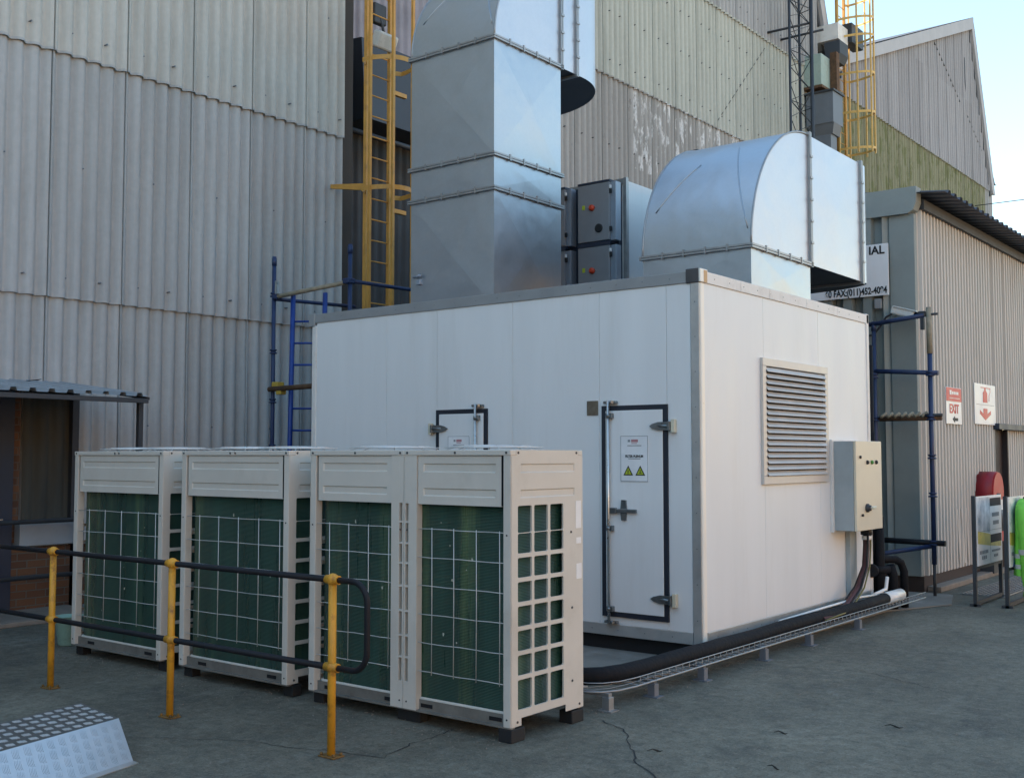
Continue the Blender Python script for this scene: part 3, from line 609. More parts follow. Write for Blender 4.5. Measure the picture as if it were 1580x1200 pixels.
def pr_door(x0, x1, z0, z1, hinge_right, label):
    gk = .045
    c = MB(); c.box(x0+gk, x1-gk, FY-.022, FY+.01, z0+gk, z1-gk, .004); d = P('door', c, M['white'], None, label)
    c = MB(); c.box(x0, x0+gk, FY-.018, FY+.01, z0, z1); c.box(x1-gk, x1, FY-.018, FY+.01, z0, z1); c.box(x0+gk, x1-gk, FY-.0178, FY+.01, z1-gk, z1); c.box(x0+gk, x1-gk, FY-.0178, FY+.01, z0, z0+gk); P('door_seal', c, M['seal'], d)
    rx = x0+.093 if hinge_right else x1-.12
    c = MB(); c.cyl((rx, FY-.055, z0-.06), (rx, FY-.055, z1+.045), .0135); P('lock_rod', c, M['chrome'], d)
    c = MB()
    for z in (z0-.045, z1+.03): c.box(rx-.055, rx+.075, FY-.05, FY-.005, z-.012, z+.012, .005); c.cyl((rx-.02, FY-.02, z), (rx+.05, FY-.06, z), .014, 8)
    for z in (z1-.09, z0+.78, z0+.07): c.box(rx-.022, rx+.042, FY-.06, FY-.02, z-.024, z+.024, .005); c.lathe((rx, FY-.055, z), [(.02, -.014), (.02, .014)], 12)
    P('rod_bracket', c, M['hinge'], d)
    if hinge_right:
        c = MB(); zh = z0+.937; c.box(rx+.012, rx+.08, FY-.06, FY-.03, zh-.026, zh+.026, .006); c.box(rx+.07, rx+.285, FY-.056, FY-.034, zh-.018, zh+.016, .005)
        c.prism([(rx+.125, FY-.022, zh-.085), (rx+.17, FY-.022, zh-.085), (rx+.18, FY-.022, zh), (rx+.17, FY-.022, zh+.095), (rx+.125, FY-.022, zh+.095), (rx+.115, FY-.022, zh)], (0, -.02, 0)); P('lock_handle', c, M['hinge'], d)
    for zz in ((z1-.19, z0+.19) if hinge_right else (z1-.19, z0+.19)):
        sgn = 1 if hinge_right else -1; xe = x1 if hinge_right else x0
        c = MB(); q = lambda u, z: (xe+sgn*u, FY-.024, zz+z)
        c.prism([q(.035, -.036), q(-.08, -.036), q(-.14, -.02), q(-.17, 0), q(-.14, .02), q(-.08, .036), q(.035, .036)], (0, -.016, 0)); c.box(xe+sgn*.02, xe+sgn*.045, FY-.062, FY-.01, zz-.04, zz+.04, .004)
        c.tube([q(-.11, 0), (xe+sgn*.02, FY-.052, zz)], .012, 8); h = P('hinge', c, M['hinge'], d)
        c = MB(); c.box(xe+sgn*.047, xe+sgn*.085, FY-.045, FY-.001, zz-.058, zz+.058, .005); part(d, 'hinge_block', c, M['brass'])
    nx0, nx1, nz1 = (x0+.205, x0+.49, 1.912) if hinge_right else (x0+.17, x0+.455, 1.93); nz0 = nz1-.405
    c = MB(); c.box(nx0, nx1, FY-.026, FY-.0225, nz0, nz1); n = P('notice', c, M['notice'], d)
    yy = FY-.0265; cx = (nx0+nx1)/2
    def sub(nm, mb, mm): part(d, nm, mb, mm)
    c = MB()
    for i in (0, 1): c.box(nx0+.003, nx1-.003, yy-.001, yy, (nz0+.002, nz1-.006)[i], (nz0+.006, nz1-.002)[i])
    c.box(nx0+.002, nx0+.006, yy-.001, yy, nz0+.006, nz1-.006); c.box(nx1-.006, nx1-.002, yy-.001, yy, nz0+.006, nz1-.006)
    c.box(cx-.07, cx+.075, yy-.001, yy, nz1-.092, nz1-.085); c.box(cx-.065, cx-.04, yy-.001, yy, nz1-.056, nz1-.036); c.box(cx-.06, cx+.065, yy-.001, yy, nz1-.207, nz1-.2); sub('notice_print', c, M['greyink'])
    c = MB(); c.box(cx-.03, cx+.04, yy-.001, yy, nz1-.058, nz1-.034); c.box(cx-.028, cx+.03, yy-.001, yy, nz1-.072, nz1-.066); sub('notice_emblem', c, M['redpale'])
    c = MB(); lettering(c, 'FILTER PLENUM', .031, (cx, yy-.0005, nz1-.192), (1, 0, 0), align='CENTER', depth=.0005, bold=.0012, sx=.86)
    if hinge_right: sub('notice_lettering', c, M['ink'])
    else: c.bm.free()
    c = MB(); c2 = MB(); c3 = MB()
    for k in (-.062, .062):
        tx, tz, h_ = cx+k, nz0+.055, .088
        c.prism([(tx-.05, yy, tz), (tx+.05, yy, tz), (tx, yy, tz+h_)], (0, -.001, 0)); c2.prism([(tx-.034, yy-.0012, tz+.009), (tx+.034, yy-.0012, tz+.009), (tx, yy-.0012, tz+.068)], (0, -.001, 0))
        if k < 0: c3.box(tx-.004, tx+.004, yy-.0032, yy-.0024, tz+.02, tz+.048); c3.box(tx-.004, tx+.004, yy-.0032, yy-.0024, tz+.011, tz+.017)
        else: c3.box(tx-.003, tx+.004, yy-.0032, yy-.0024, tz+.022, tz+.05); c3.box(tx-.015, tx+.015, yy-.0032, yy-.0024, tz+.018, tz+.023)
    sub('warning_triangle', c, M['ink']); sub('warning_field', c2, M['warn']); sub('warning_mark', c3, M['ink'])
pr_door(-5.567, -4.888, .313, 2.181, True, 'narrow door with a filter plenum notice and two hinges on its right edge')
pr_door(-7.576, -6.905, .313, 2.195, False, 'door half hidden behind the condensers, hinges on its left edge')
c = MB(); c.box(-5.735, -5.612, FY-.008, FY, 2.1, 2.232, .003); q = P('blank_plate', c, M['plate'])
# louvre on the end face
EX = PX1; ly0, ly1, lz0, lz1 = 9.545, 11.075, 1.468, 2.648
c = MB(); fw_ = .075
c.box(EX, EX+.03, ly0, ly1, lz1-fw_, lz1, .004); c.box(EX, EX+.03, ly0, ly1, lz0, lz0+fw_, .004); c.box(EX, EX+.0295, ly0, ly0+fw_, lz0+fw_, lz1-fw_, .004); c.box(EX, EX+.0295, ly1-fw_, ly1, lz0+fw_, lz1-fw_, .004)
lv = P('louvre', c, M['louvre'])
c = MB(); c.box(EX+.0, EX+.004, ly0+fw_, ly1-fw_, lz0+fw_, lz1-fw_); P('louvre_back', c, M['dark'], lv)
c = MB(); N = 18; st = (lz1-lz0-2*fw_)/N
for i in range(N):
    z = lz0+fw_+i*st
    c.prism([(EX+.045, ly0+fw_, z+.002), (EX+.048, ly0+fw_, z+.006), (EX+.012, ly0+fw_, z+st*.86), (EX+.006, ly0+fw_, z+st*.86)], (0, ly1-ly0-2*fw_, 0))
P('louvre_slats', c, M['louvre'], lv)
c = MB(); c.box(EX+.001, EX+.055, 11.54, 11.72, PZ0+.02, .975, .004); P('cable_trunking', c, M['trunk'])

# control box hung on the end face
t = thing('control_box', 'cream electrical control box with a rotary isolator hung on the plant room end wall', 'control box', (EX, 11.55, .96))
BX = -4.305
c = MB(); c.box(EX+.001, EX+.03, 11.15, 11.95, .94, 1.9, .003); part(t, 'back_plate', c, M['white2'])
c = MB(); c.box(EX+.03, BX-.03, 11.19, 11.92, .96, 1.885, .004); part(t, 'enclosure', c, M['trunk'])
c = MB(); c.box(BX-.028, BX, 11.192, 11.925, .958, 1.887, .006); d = part(t, 'door', c, M['cream'])
c = MB(); c.lathe((BX, 11.47, 1.19), [(.045, 0), (.045, .02), (.03, .022), (.03, .045), (.012, .05)], 18, 'X'); part(d, 'isolator_knob', c, M['frame'])
c = MB(); c.box(BX+.04, BX+.06, 11.455, 11.6, 1.178, 1.205, .004); part(d, 'isolator_handle', c, M['chrome'])
c = MB(); c.lathe((BX, 11.33, 1.12), [(.014, 0), (.014, .02), (.008, .022)], 10, 'X'); c.lathe((BX, 11.3, 1.72), [(.016, 0), (.016, .015), (.008, .018)], 10, 'X'); part(d, 'key_lock', c, M['ink'])
for y, mm in ((11.5, 'ink'), (11.63, 'green'), (11.755, 'ink')):
    c = MB(); c.lathe((BX, y, 1.665), [(.022, 0), (.022, .012), (.014, .02), (.002, .022)], 14, 'X'); part(d, 'indicator_lamp', c, M[mm])
# cables from the box down to the tray
t = thing('cable_bundle', 'maroon and yellow green cables looping from the cream control box down to the tray', 'cables', (-4.43, 11.75, .96))
for k, (mm, r_, dx, dy) in enumerate((('cable1', .034, 0, 0), ('cable2', .009, .036, .025), ('cable3', .016, -.035, .03), ('cable3', .012, .03, -.04))):
    c = MB(); c.tube([(-4.42+dx, 11.75+dy, .97), (-4.42+dx, 11.75+dy, .78), (-4.41+dx, 11.68+dy, .56), (-4.4+dx*1.4, 11.45+dy, .36), (-4.38+dx*1.6, 11.1+dy, .23), (-4.3+dx, 10.7+dy, .19), (-4.28+dx, 10.2, .18)], r_, 8); part(t, 'cable', c, M[mm])
c = MB(); c.lathe((-4.42, 11.75, .86), [(.05, -.02), (.05, .02)], 12); part(t, 'gland', c, M['pipewhite'])
c = MB(); c.lathe((-4.42, 11.75, .93), [(.06, -.04), (.06, .03)], 14); part(t, 'gland', c, M['cable3'])

# ================================================================ DUCTS ON THE ROOF
def crease(c, p, q, r_, s_, n, amp):
    """a cross-broken sheet: four triangles meeting at a slightly raised middle"""
    p, q, r_, s_ = (Vector(v) for v in (p, q, r_, s_)); mid = (p+q+r_+s_)/4 + Vector(n)*amp
    for a, b in ((p, q), (q, r_), (r_, s_), (s_, p)): c.face([a, b, mid])
def flange_frame(c, x0, x1, y0, y1, z, d=.03, h=.022):
    for dz in (-h, h*.12):
        c.box(x0-d, x1+d, y0-d, y0-.001, z+dz, z+dz+h*.85); c.box(x0-d, x1+d, y1+.001, y1+d, z+dz, z+dz+h*.85); c.box(x0-d, x0-.001, y0, y1, z+dz, z+dz+h*.85); c.box(x1+.001, x1+d, y0, y1, z+dz, z+dz+h*.85)
    for i in (1, 2, 3, 4):
        u = i/5
        c.box(x0+(x1-x0)*u-.008, x0+(x1-x0)*u+.012, y0-d-.006, y0-d+.012, z-h-.012, z+h+.014); c.box(x1+d-.012, x1+d+.006, y0+(y1-y0)*u-.01, y0+(y1-y0)*u+.01, z-h-.012, z+h+.014)
def duct(label, x0, x1, y0, y1, levels, zt, yh, yturn, tipr, dent=False):
    t = thing('ventilation_duct', label, 'duct', ((x0+x1)/2, (y0+y1)/2, PZ1-.03))
    zs = [PZ1-.03]+levels; r_ = y1-y0
    for a, b in zip(zs, zs[1:]):
        c = MB(); am = min(.026, (b-a)*.021)
        crease(c, (x0, y0, a), (x1, y0, a), (x1, y0, b), (x0, y0, b), (0, -1, 0), am); crease(c, (x1, y0, a), (x1, y1, a), (x1, y1, b), (x1, y0, b), (1, 0, 0), am)
        crease(c, (x0, y1, a), (x0, y0, a), (x0, y0, b), (x0, y1, b), (-1, 0, 0), am); crease(c, (x1, y1, a), (x0, y1, a), (x0, y1, b), (x1, y1, b), (0, 1, 0), am)
        part(t, 'riser_section', c, M['duct'])
    zf = levels[-1]; zt = zf + r_
    for z in levels:
        c = MB(); flange_frame(c, x0, x1, y0, y1, z); part(t, 'flange', c, M['flange'])
    # elbow turning back along the wall: heel is a quarter round
    n = 20; arc = [(y1 - r_*math.cos(math.pi/2*i/n), zf + r_*math.sin(math.pi/2*i/n)) for i in range(n+1)]
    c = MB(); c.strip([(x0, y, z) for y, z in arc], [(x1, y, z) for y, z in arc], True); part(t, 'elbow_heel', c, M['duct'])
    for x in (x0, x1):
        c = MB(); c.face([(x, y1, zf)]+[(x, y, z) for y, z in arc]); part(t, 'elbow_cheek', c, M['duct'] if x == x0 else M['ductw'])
    for x in (x1+.004, x0-.004): c = MB(); c.tube([(x, y, z) for y, z in arc], .011, 6); part(t, 'elbow_seam', c, M['flange'])
    c = MB()
    def onarc(u, v): a = math.pi/2*v; return (x0+(x1-x0)*u, y1-(r_+.003)*math.cos(a), zf+(r_+.003)*math.sin(a))
    for u0, u1, v0, v1 in ((.09, .38, .22, .5), (.97, .66, .08, .62)):
        c.tube([onarc(u0+(u1-u0)*i/8, v0+(v1-v0)*i/8) for i in range(9)], .006, 6)
    part(t, 'elbow_rib', c, M['duct'])
    # straight run and the bend in plan that turns it towards the factory
    c = MB(); bz = zf
    crease(c, (x1, y1, bz), (x1, yh, bz), (x1, yh, zt), (x1, y1, zt), (1, 0, 0), .012); c.face([(x0, y1, zt), (x1, y1, zt), (x1, yh, zt), (x0, yh, zt)]); c.face([(x0, y1, bz), (x0, yh, bz), (x0, yh, zt), (x0, y1, zt)])
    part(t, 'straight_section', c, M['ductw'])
    c = MB(); c.face([(x0, y1, bz), (x1, y1, bz), (x1, yh, bz), (x0, yh, bz)]); part(t, 'shaded_section_floor', c, M['steelshade'])  # underside shade put into the colour, darker than the galvanised sheet
    c = MB(); w_ = x1-x0
    pl = [(x1, yh)]+[(x0 + w_*math.cos(math.pi/2*i/n), yh + .13 + tipr*math.sin(math.pi/2*i/n)) for i in range(n+1)]
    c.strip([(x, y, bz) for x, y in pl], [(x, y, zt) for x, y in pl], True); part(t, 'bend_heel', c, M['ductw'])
    c = MB(); c.face([(x0, yh, bz)]+[(x, y, bz) for x, y in pl]); part(t, 'bend_plate', c, M['steelshade']); c = MB(); c.face([(x0, yh, zt)]+[(x, y, zt) for x, y in pl]); part(t, 'bend_plate', c, M['duct'])  # lower plate painted dark for underside shade, upper plate plain galvanised
    for y in (y1, yh):
        c = MB(); d = .03
        for dy in (-.024, .003):
            c.box(x1+.001, x1+d, y+dy, y+dy+.02, bz-d, zt+d); c.box(x0-d, x0-.001, y+dy, y+dy+.02, bz-d, zt+d); c.box(x0, x1, y+dy, y+dy+.02, zt+.001, zt+d); c.box(x0, x1, y+dy, y+dy+.02, bz-d, bz-.001)
        for i in range(1, 6): z = bz+(zt-bz)*i/6; c.box(x1+d-.01, x1+d+.01, y-.03, y+.03, z-.014, z+.01)
        part(t, 'flange', c, M['flange'])
    return t
duct1 = duct('tall galvanised duct rising from the roof out of the top of the picture', -8.52, -7.322, 9.0, 10.21, [4.56, 4.925, 6.19], 7.4, 10.52, 0, 1.03)
c = MB(); c.box(-8.4, -8.34, 8.955, 9.0, 3.62, 3.68, .006); c.cyl((-8.45, 8.97, 3.71), (-8.33, 8.95, 3.72), .012); part(duct1, 'test_port', c, M['cabside'])
duct2 = duct('short galvanised duct elbow at the right end of the roof', -5.985, -4.77, 9.8, 11.2, [3.765], 5.15, 12.68, 0, .45)
c = MB(); c.box(-6.1, -5.99, 11.0, 11.15, 4.6, 5.18); part(duct2, 'end_collar', c, M['steelshade'])

# fan plenum with four inverter cabinets in front of it
t = thing('fan_plenum', 'bright galvanised plenum box standing on the roof between the two ducts', 'plenum', (-8, 11.8, PZ1-.03))
FX = -7.21
c = MB(); c.box(-8.9, FX-.01, 11.42, 12.25, PZ1-.03, 5.1, .006); part(t, 'casing', c, M['white'])
c = MB(); c.box(FX-.03, FX+.012, 11.405, 11.46, PZ1-.03, 5.13); c.box(-8.9, FX-.03, 11.4, 11.42, 5.05, 5.12); part(t, 'flange', c, M['flange'])
c = MB(); c.box(-8.9, FX-.05, 11.33, 11.404, PZ1-.02, 5.06); part(t, 'front_frame', c, M['navy'])
for (cx0, cz0, nm, lb) in ((-7.76, 4.335, 1, 'upper grey inverter cabinet with a black dial, beside the bright plenum panel'), (-7.76, 3.56, 0, 'lower grey inverter cabinet cut by the roof edge, beside the bright plenum panel'),
                       (-8.42, 4.335, 1, 'upper grey inverter cabinet half hidden behind the tall duct'), (-8.42, 3.56, 0, 'lower grey inverter cabinet half hidden behind the tall duct')):
    q = thing('inverter_cabinet', lb, 'control cabinet', (cx0+.27, 11.33, cz0), 'inverter cabinets on the roof')
    yf = 11.18
    c = MB(); c.box(cx0+.01, cx0+.53, yf+.04, yf+.155, cz0, cz0+.72, .004); part(q, 'body', c, M['cabside'])
    c = MB(); c.box(cx0, cx0+.46, yf, yf+.04, cz0+.005, cz0+.715, .006); d = part(q, 'door', c, M['cab'])
    c = MB(); c.box(cx0, cx0+.47, yf-.005, yf+.15, cz0+.718, cz0+.742); part(q, 'hood', c, M['navy'])
    c = MB(); c.box(cx0, cx0+.47, yf+.01, yf+.15, cz0-.05, cz0-.002); part(q, 'foot_channel', c, M['navy'])
    c = MB(); c.lathe((cx0+.215, yf, cz0+.42), [(.037, 0), (.037, -.03), (.022, -.032), (.022, -.05)], 16, 'Y'); part(d, 'switch_knob', c, M['knobred'])
    c = MB(); c.box(cx0+.065, cx0+.105, yf-.004, yf, cz0+.41, cz0+.465); part(d, 'warning_label', c, M['warn'])
    if nm: c = MB(); c.lathe((cx0+.31, yf, cz0+.16), [(.054, 0), (.054, -.012), (.038, -.016)], 18, 'Y'); part(d, 'dial', c, M['ink'])
    c = MB(); [c.box(cx0+.46, cx0+.49, yf-.005, yf+.02, cz0+z, cz0+z+.055, .004) for z in (.11, .57)]; part(d, 'latch', c, M['ink'])
    c = MB(); c.box(cx0+.462, cx0+.485, yf-.005, yf+.02, cz0+.63, cz0+.67, .004); part(d, 'latch_cap', c, M['signwhite'])

# ================================================================ CONDENSER UNITS
UY0, UY1, UZ0, UZ1 = 5.36, 6.125, .085, 1.772
def rrect(y0, y1, z0, z1, r, n=4):
    pts = []
    for cy, cz, a0 in ((y1-r, z1-r, 0), (y0+r, z1-r, 90), (y0+r, z0+r, 180), (y1-r, z0+r, 270)):
        for i in range(n+1): a = R(a0+90*i/n); pts.append((cy+r*math.cos(a), cz+r*math.sin(a)))
    return pts
def grid_plate(c, x, yb, zb, wins, thick, r=.012):
    """sheet in the plane x with rounded window openings; wins[i][j] cells between yb, zb"""
    for (cy0, cy1, cz0, cz1), (wy0, wy1, wz0, wz1) in wins:
        inner = rrect(wy0, wy1, wz0, wz1, r); m_ = len(inner); k = m_//4
        outer = []
        for (yy, zz) in inner:   # project every window corner point outwards to the cell border
            outer.append((cy1 if yy > (wy0+wy1)/2 else cy0, cz1 if zz > (wz0+wz1)/2 else cz0))
        V = {}
        def gv(p, dx):
            key = (round(p[0], 5), round(p[1], 5), dx)
            if key not in V: V[key] = c.v((x+dx, p[0], p[1]))
            return V[key]
        for i in range(m_):
            j = (i+1) % m_
            for dx in (0,):
                q = [gv(inner[i], dx), gv(inner[j], dx), gv(outer[j], dx)]
                if outer[i] != outer[j]: q.append(gv(outer[i], dx))
                c.bm.faces.new(q)
            c.bm.faces.new([gv(inner[i], 0), gv(inner[j], 0), gv(inner[j], -thick), gv(inner[i], -thick)])
def condenser(label, x0, x1, ncol, slot_l=False, slot_r=False, fans=1, marks=0):
    t = thing('condenser_unit', label, 'condenser', ((x0+x1)/2, UY0, 0), 'outdoor condenser units in a row')
    def p(nm, c, m, par=None): return part(par or t, nm, c, m)
    pw, zc, y0, y1 = .058, 1.425, UY0, UY1
    for xa, xb in ((x0, x0+.2), (x1-.2, x1)):
        for ya, yb in ((y0+.0, y0+.13), (y1-.13, y1)):
            c = MB(); c.box(xa-.004 if xa == x0 else xa+.1, xb-.1 if xa == x0 else xb+.004, ya+(0 if xb == x1 and x1 > -4.5 else .05), yb+.004, 0, UZ0-.002, .006); p('rubber_foot', c, M['rubber'])
    c = MB(); c.box(x0, x1, y0, y0+.04, UZ0, UZ0+.012); c.box(x0+.01, x1-.01, y0+.03, y0+.045, UZ0+.012, UZ0+.075); p('base_rail', c, M['baserail']); c = MB(); c.box(x0+.01, x1-.01, y1-.04, y1, UZ0, UZ0+.1); p('base_rail', c, M['baserail'])
    for u in (.2, .84): c = MB(); xx = x0+(x1-x0)*u; c.box(xx-.05, xx+.05, y0+.027, y0+.0305, UZ0+.028, UZ0+.052); p('fork_slot', c, M['dark'])
    for xx, sl in ((x0, slot_l), (x1-pw, slot_r)):
        wd = pw+.055 if sl else pw; c = MB()
        xa = xx if xx == x0 else x1-wd
        if not sl: c.box(xa, xa+wd, y0-.004, y0+.06, UZ0+.008, UZ1-.03, .005)
        else:
            zz = [.26, .42, .56, .72, .88, 1.03, 1.16, 1.3, zc]
            sx0, sx1 = (xa+.012, xa+.04) if xa == x0 else (xa+wd-.04, xa+wd-.012)
            c.box(xa, sx0, y0-.004, y0+.05, UZ0+.008, UZ1-.03); c.box(sx1, xa+wd, y0-.004, y0+.05, UZ0+.008, UZ1-.03)
            c.box(sx0, sx1, y0-.0035, y0+.05, UZ0+.008, zz[0]-.004); c.box(sx0, sx1, y0-.0035, y0+.05, zc, UZ1-.03)
            for z in zz[:-1]: c.box(sx0, sx1, y0-.0035, y0+.05, z-.004, z+.008)
        p('corner_post', c, M['casing'])
        c = MB(); c.box(xx, xx+pw, y1-.06, y1, UZ0+.008, UZ1-.03, .004); p('corner_post', c, M['casing'])
    c = MB(); c.box(x0-.002, x1+.002, y0-.008, y0+.05, UZ1-.034, UZ1, .004); c.box(x0-.002, x1+.002, y1-.05, y1+.004, UZ1-.034, UZ1, .004); c.box(x0-.002, x0+.05, y0+.05, y1-.05, UZ1-.034, UZ1); c.box(x1-.05, x1+.002, y0+.05, y1-.05, UZ1-.034, UZ1)
    c.box(x0, x1, y0, y1, UZ1-.02, UZ1-.012); p('top_frame', c, M['casing'])
    c = MB()
    xsr = [x0+.03, (x0+x1)/2, x1-.03] if fans == 1 else [x0+.03, (x0+x1)/2-.03, (x0+x1)/2+.03, x1-.03]
    for xx in xsr: c.lathe((xx, y0-.008, UZ1-.017), [(.008, 0), (.008, -.004)], 8, 'Y')
    for yy in (y0+.07, y1-.07): c.lathe((x1+.002, yy, UZ1-.017), [(.008, 0), (.008, .004)], 8, 'X')
    for z in (.14, 1.25): c.lathe((x0+pw*.5, y0-.004, z), [(.006, 0), (.006, -.003)], 8, 'Y'); c.lathe((x1-pw*.5, y0-.004, z), [(.006, 0), (.006, -.003)], 8, 'Y')
    p('screws', c, M['frame'])
    # upper cover panel with two pressed ribs
    c = MB(); xa, xb = x0+pw+.02, x1-pw-.02
    xa += .04 if slot_l else 0; xb -= .04 if slot_r else 0
    ys_ = [(zc, 0), (1.475, 0), (1.482, .008), (1.52, .008), (1.527, 0), (1.63, 0), (1.637, .008), (1.68, .008), (1.687, 0), (1.735, 0)]
    X = [xa, xa+.045, xa+.052, xb-.052, xb-.045, xb]
    def dep(i, h): return h if 2 <= i <= 3 else 0
    for (za, ha), (zb, hb) in zip(ys_, ys_[1:]):
        for i in range(5): c.face([(X[i], y0+.004-dep(i, ha)*-1, za), (X[i+1], y0+.004-dep(i+1, ha)*-1, za), (X[i+1], y0+.004-dep(i+1, hb)*-1, zb), (X[i], y0+.004-dep(i, hb)*-1, zb)])
    c.box(xa, xb, y0+.004, y0+.02, zc-.003, zc); p('cover_panel', c, M['casing'])
    c = MB(); c.box(x0+.02, x1-.02, y0+.03, y0+.04, zc, 1.74); c.box(x0+.02, x1-.02, y1-.04, y1-.03, .2, 1.74); c.box(x0+.012, x0+.02, y0+.05, y1-.05, .2, 1.74) if slot_l else None; p('inner_lining', c, M['frame'])
    # coil
    c = MB(); rr_ = .07; z0c, z1c = .165, zc
    path = [(x0+.05, y1-.06)] + [(x0+.05+rr_-rr_*math.cos(R(a)), y0+.055+rr_-rr_*math.sin(R(a))) for a in range(0, 91, 15)] + [(x1-.035-rr_+rr_*math.sin(R(a)), y0+.055+rr_-rr_*math.cos(R(a))) for a in range(0, 91, 15)] + [(x1-.035, y1-.06)]
    c.strip([(a, b, z0c) for a, b in path], [(a, b, z1c) for a, b in path], True); p('coil', c, M['coil'])
    c = MB(); q = [(a, b-.01) for a, b in path[3:-4]]; c.tube([(a, b-.0, UZ0+.078) for a, b in q], .011, 8); p('drip_edge', c, M['casing'])
    c = MB(); random.seed(marks+3)
    for k in range(marks*2+3):
        xx, zz, rr = random.uniform(xa+.05, xb-.05), random.uniform(.3, 1.35), random.uniform(.003, .012)
        n_ = 7; c.face([(xx+rr*random.uniform(.4, 1)*math.cos(6.283*i/n_), y0+.0535, zz+rr*random.uniform(.5, 1.6)*math.sin(6.283*i/n_)) for i in range(n_)])
    p('bird_mark', c, M['lichen'])
    # wire guard
    c = MB(); gz0, gz1 = .345, 1.262; gx0, gx1 = x0+pw-.01, x1-pw+.01
    gx0 += .05 if slot_l else 0; gx1 -= .05 if slot_r else 0
    for i in range(6):
        z = gz0+(gz1-gz0)*i/5; c.tube([(gx0+(gx1-gx0)*j/6, y0+.012+.003*math.sin(j*2.1+i), z+.002*math.sin(j*1.7+i*2.3)) for j in range(7)], .0029, 5)
    wx = [gx0+(gx1-gx0)*(i+.75)/(ncol+.0)for i in range(ncol)]
    for xx in wx: c.tube([(xx, y0+.007, gz0-.015), (xx+.003, y0+.006, (gz0+gz1)/2), (xx, y0+.007, gz1+.01)], .0029, 5)
    p('wire_guard', c, M['wire'])
    # side panel with three columns of eight openings
    yw = [(5.425, 5.567), (5.592, 5.736), (5.762, 5.905)]
    zr = [(1.245, 1.428)]+[(1.245-.152*(i+1)+.02, 1.245-.152*i-.008) for i in range(6)]+[(.165+.02, .165+.13)]
    zr = [(1.262, 1.428)] + [(1.262-.148*(i+1)+.022, 1.262-.148*i-.004) for i in range(6)] + [(.19, 1.262-.148*6-.004)]
    yb = [5.405, 5.5795, 5.749, 5.925]; zb = [1.44]+[(zr[i][0]+zr[i+1][1])/2 for i in range(7)]+[.175]
    for sx, xs_ in ((1, x1+.003), (-1, x0-.003)):
        c = MB(); wins = []
        for i in range(3):
            for j in range(8): wins.append(((yb[i], yb[i+1], zb[j+1], zb[j]), (yw[i][0], yw[i][1], zr[j][0], zr[j][1])))
        grid_plate(c, xs_, yb, zb, wins, .012*sx)
        c.face([(xs_, y0, UZ0+.01), (xs_, yb[0], UZ0+.01), (xs_, yb[0], 1.44), (xs_, y0, 1.44)]); c.face([(xs_, yb[3], UZ0+.01), (xs_, y1, UZ0+.01), (xs_, y1, 1.44), (xs_, yb[3], 1.44)])
        c.face([(xs_, yb[0], .14), (xs_, yb[3], .14), (xs_, yb[3], .175), (xs_, yb[0], .175)]); c.face([(xs_, yb[0], UZ0+.01), (xs_, yb[0]+.055, UZ0+.01), (xs_, yb[0]+.055, .14), (xs_, yb[0], .14)])
        c.face([(xs_, yb[3]+.0, .14), (xs_, yb[3]+.0, .14), (xs_, yb[3], .14)]) if False else None
        Y = [y0, y0+.09, y0+.1, y1-.1, y1-.09, y1]; Z = [(1.44, 0), (1.475, 0), (1.482, .007), (1.52, .007), (1.527, 0), (1.63, 0), (1.637, .007), (1.68, .007), (1.687, 0), (UZ1-.034, 0)]
        dp = lambda i, h: xs_ - sx*(h if 2 <= i <= 3 else 0)
        for (za, ha), (zb_, hb) in zip(Z, Z[1:]):
            for i in range(5): c.face([(dp(i, ha), Y[i], za), (dp(i+1, ha), Y[i+1], za), (dp(i+1, hb), Y[i+1], zb_), (dp(i, hb), Y[i], zb_)])
        p('side_panel', c, M['casing'])
        c = MB(); [c.lathe((xs_, yy, zz), [(.008, 0), (.008, .004*sx)], 8, 'X') for yy, zz in ((5.99, 1.24), (6.0, .75), (6.0, .28), (5.42, .12), (6.08, .12))]; p('side_screws', c, M['frame'])
        if sx > 0 and x1 > -4.5:
            c = MB(); c.box(xs_+.0, xs_+.0015, 6.045, 6.105, 1.26, 1.44); c.box(xs_, xs_+.0015, 6.05, 6.105, 1.16, 1.2); c.box(xs_, xs_+.0015, 6.05, 6.11, .93, 1.03); p('rating_label', c, M['signwhite'])
    # fan guards on top
    cxs = [(x0+x1)/2] if fans == 1 else [x0+(x1-x0)*.27, x0+(x1-x0)*.73]
    for cx in cxs:
        R0 = min(.33, (x1-x0)/2/fans-.02); cy = (y0+y1)/2
        c = MB()
        for k in range(1, 9):
            rr = R0*k/8; c.tube([(cx+rr*math.cos(a/12*math.pi), cy+rr*math.sin(a/12*math.pi), UZ1+.034-.012*(k/8)**2*1.2) for a in range(25)], .003, 4, False)
        for a in range(8):
            an = a*math.pi/4; c.tube([(cx+.04*math.cos(an), cy+.04*math.sin(an), UZ1+.035), (cx+R0*.7*math.cos(an), cy+R0*.7*math.sin(an), UZ1+.031), (cx+(R0+.01)*math.cos(an), cy+(R0+.01)*math.sin(an), UZ1-.006)], .0035, 4)
        p('fan_guard', c, M['wire'])
        c = MB(); c.lathe((cx, cy, UZ1-.012), [(R0+.03, 0), (R0+.02, .014), (R0, .014), (R0-.01, 0)], 32); p('fan_ring', c, M['casing'])
    return t
condenser('farthest left wide condenser unit, partly behind the left end of the guard rail', -9.13, -7.81, 5, fans=2, marks=1)
condenser('wide condenser unit behind the middle yellow post, second from the left', -7.56, -6.27, 5, fans=2, marks=0)
condenser('narrow condenser unit behind the curved end of the guard rail', -6.04, -5.124, 4, slot_r=True, marks=0)
condenser('nearest condenser unit with its cream side panel of small square openings in view', -5.12, -4.225, 4, slot_l=True, marks=2)

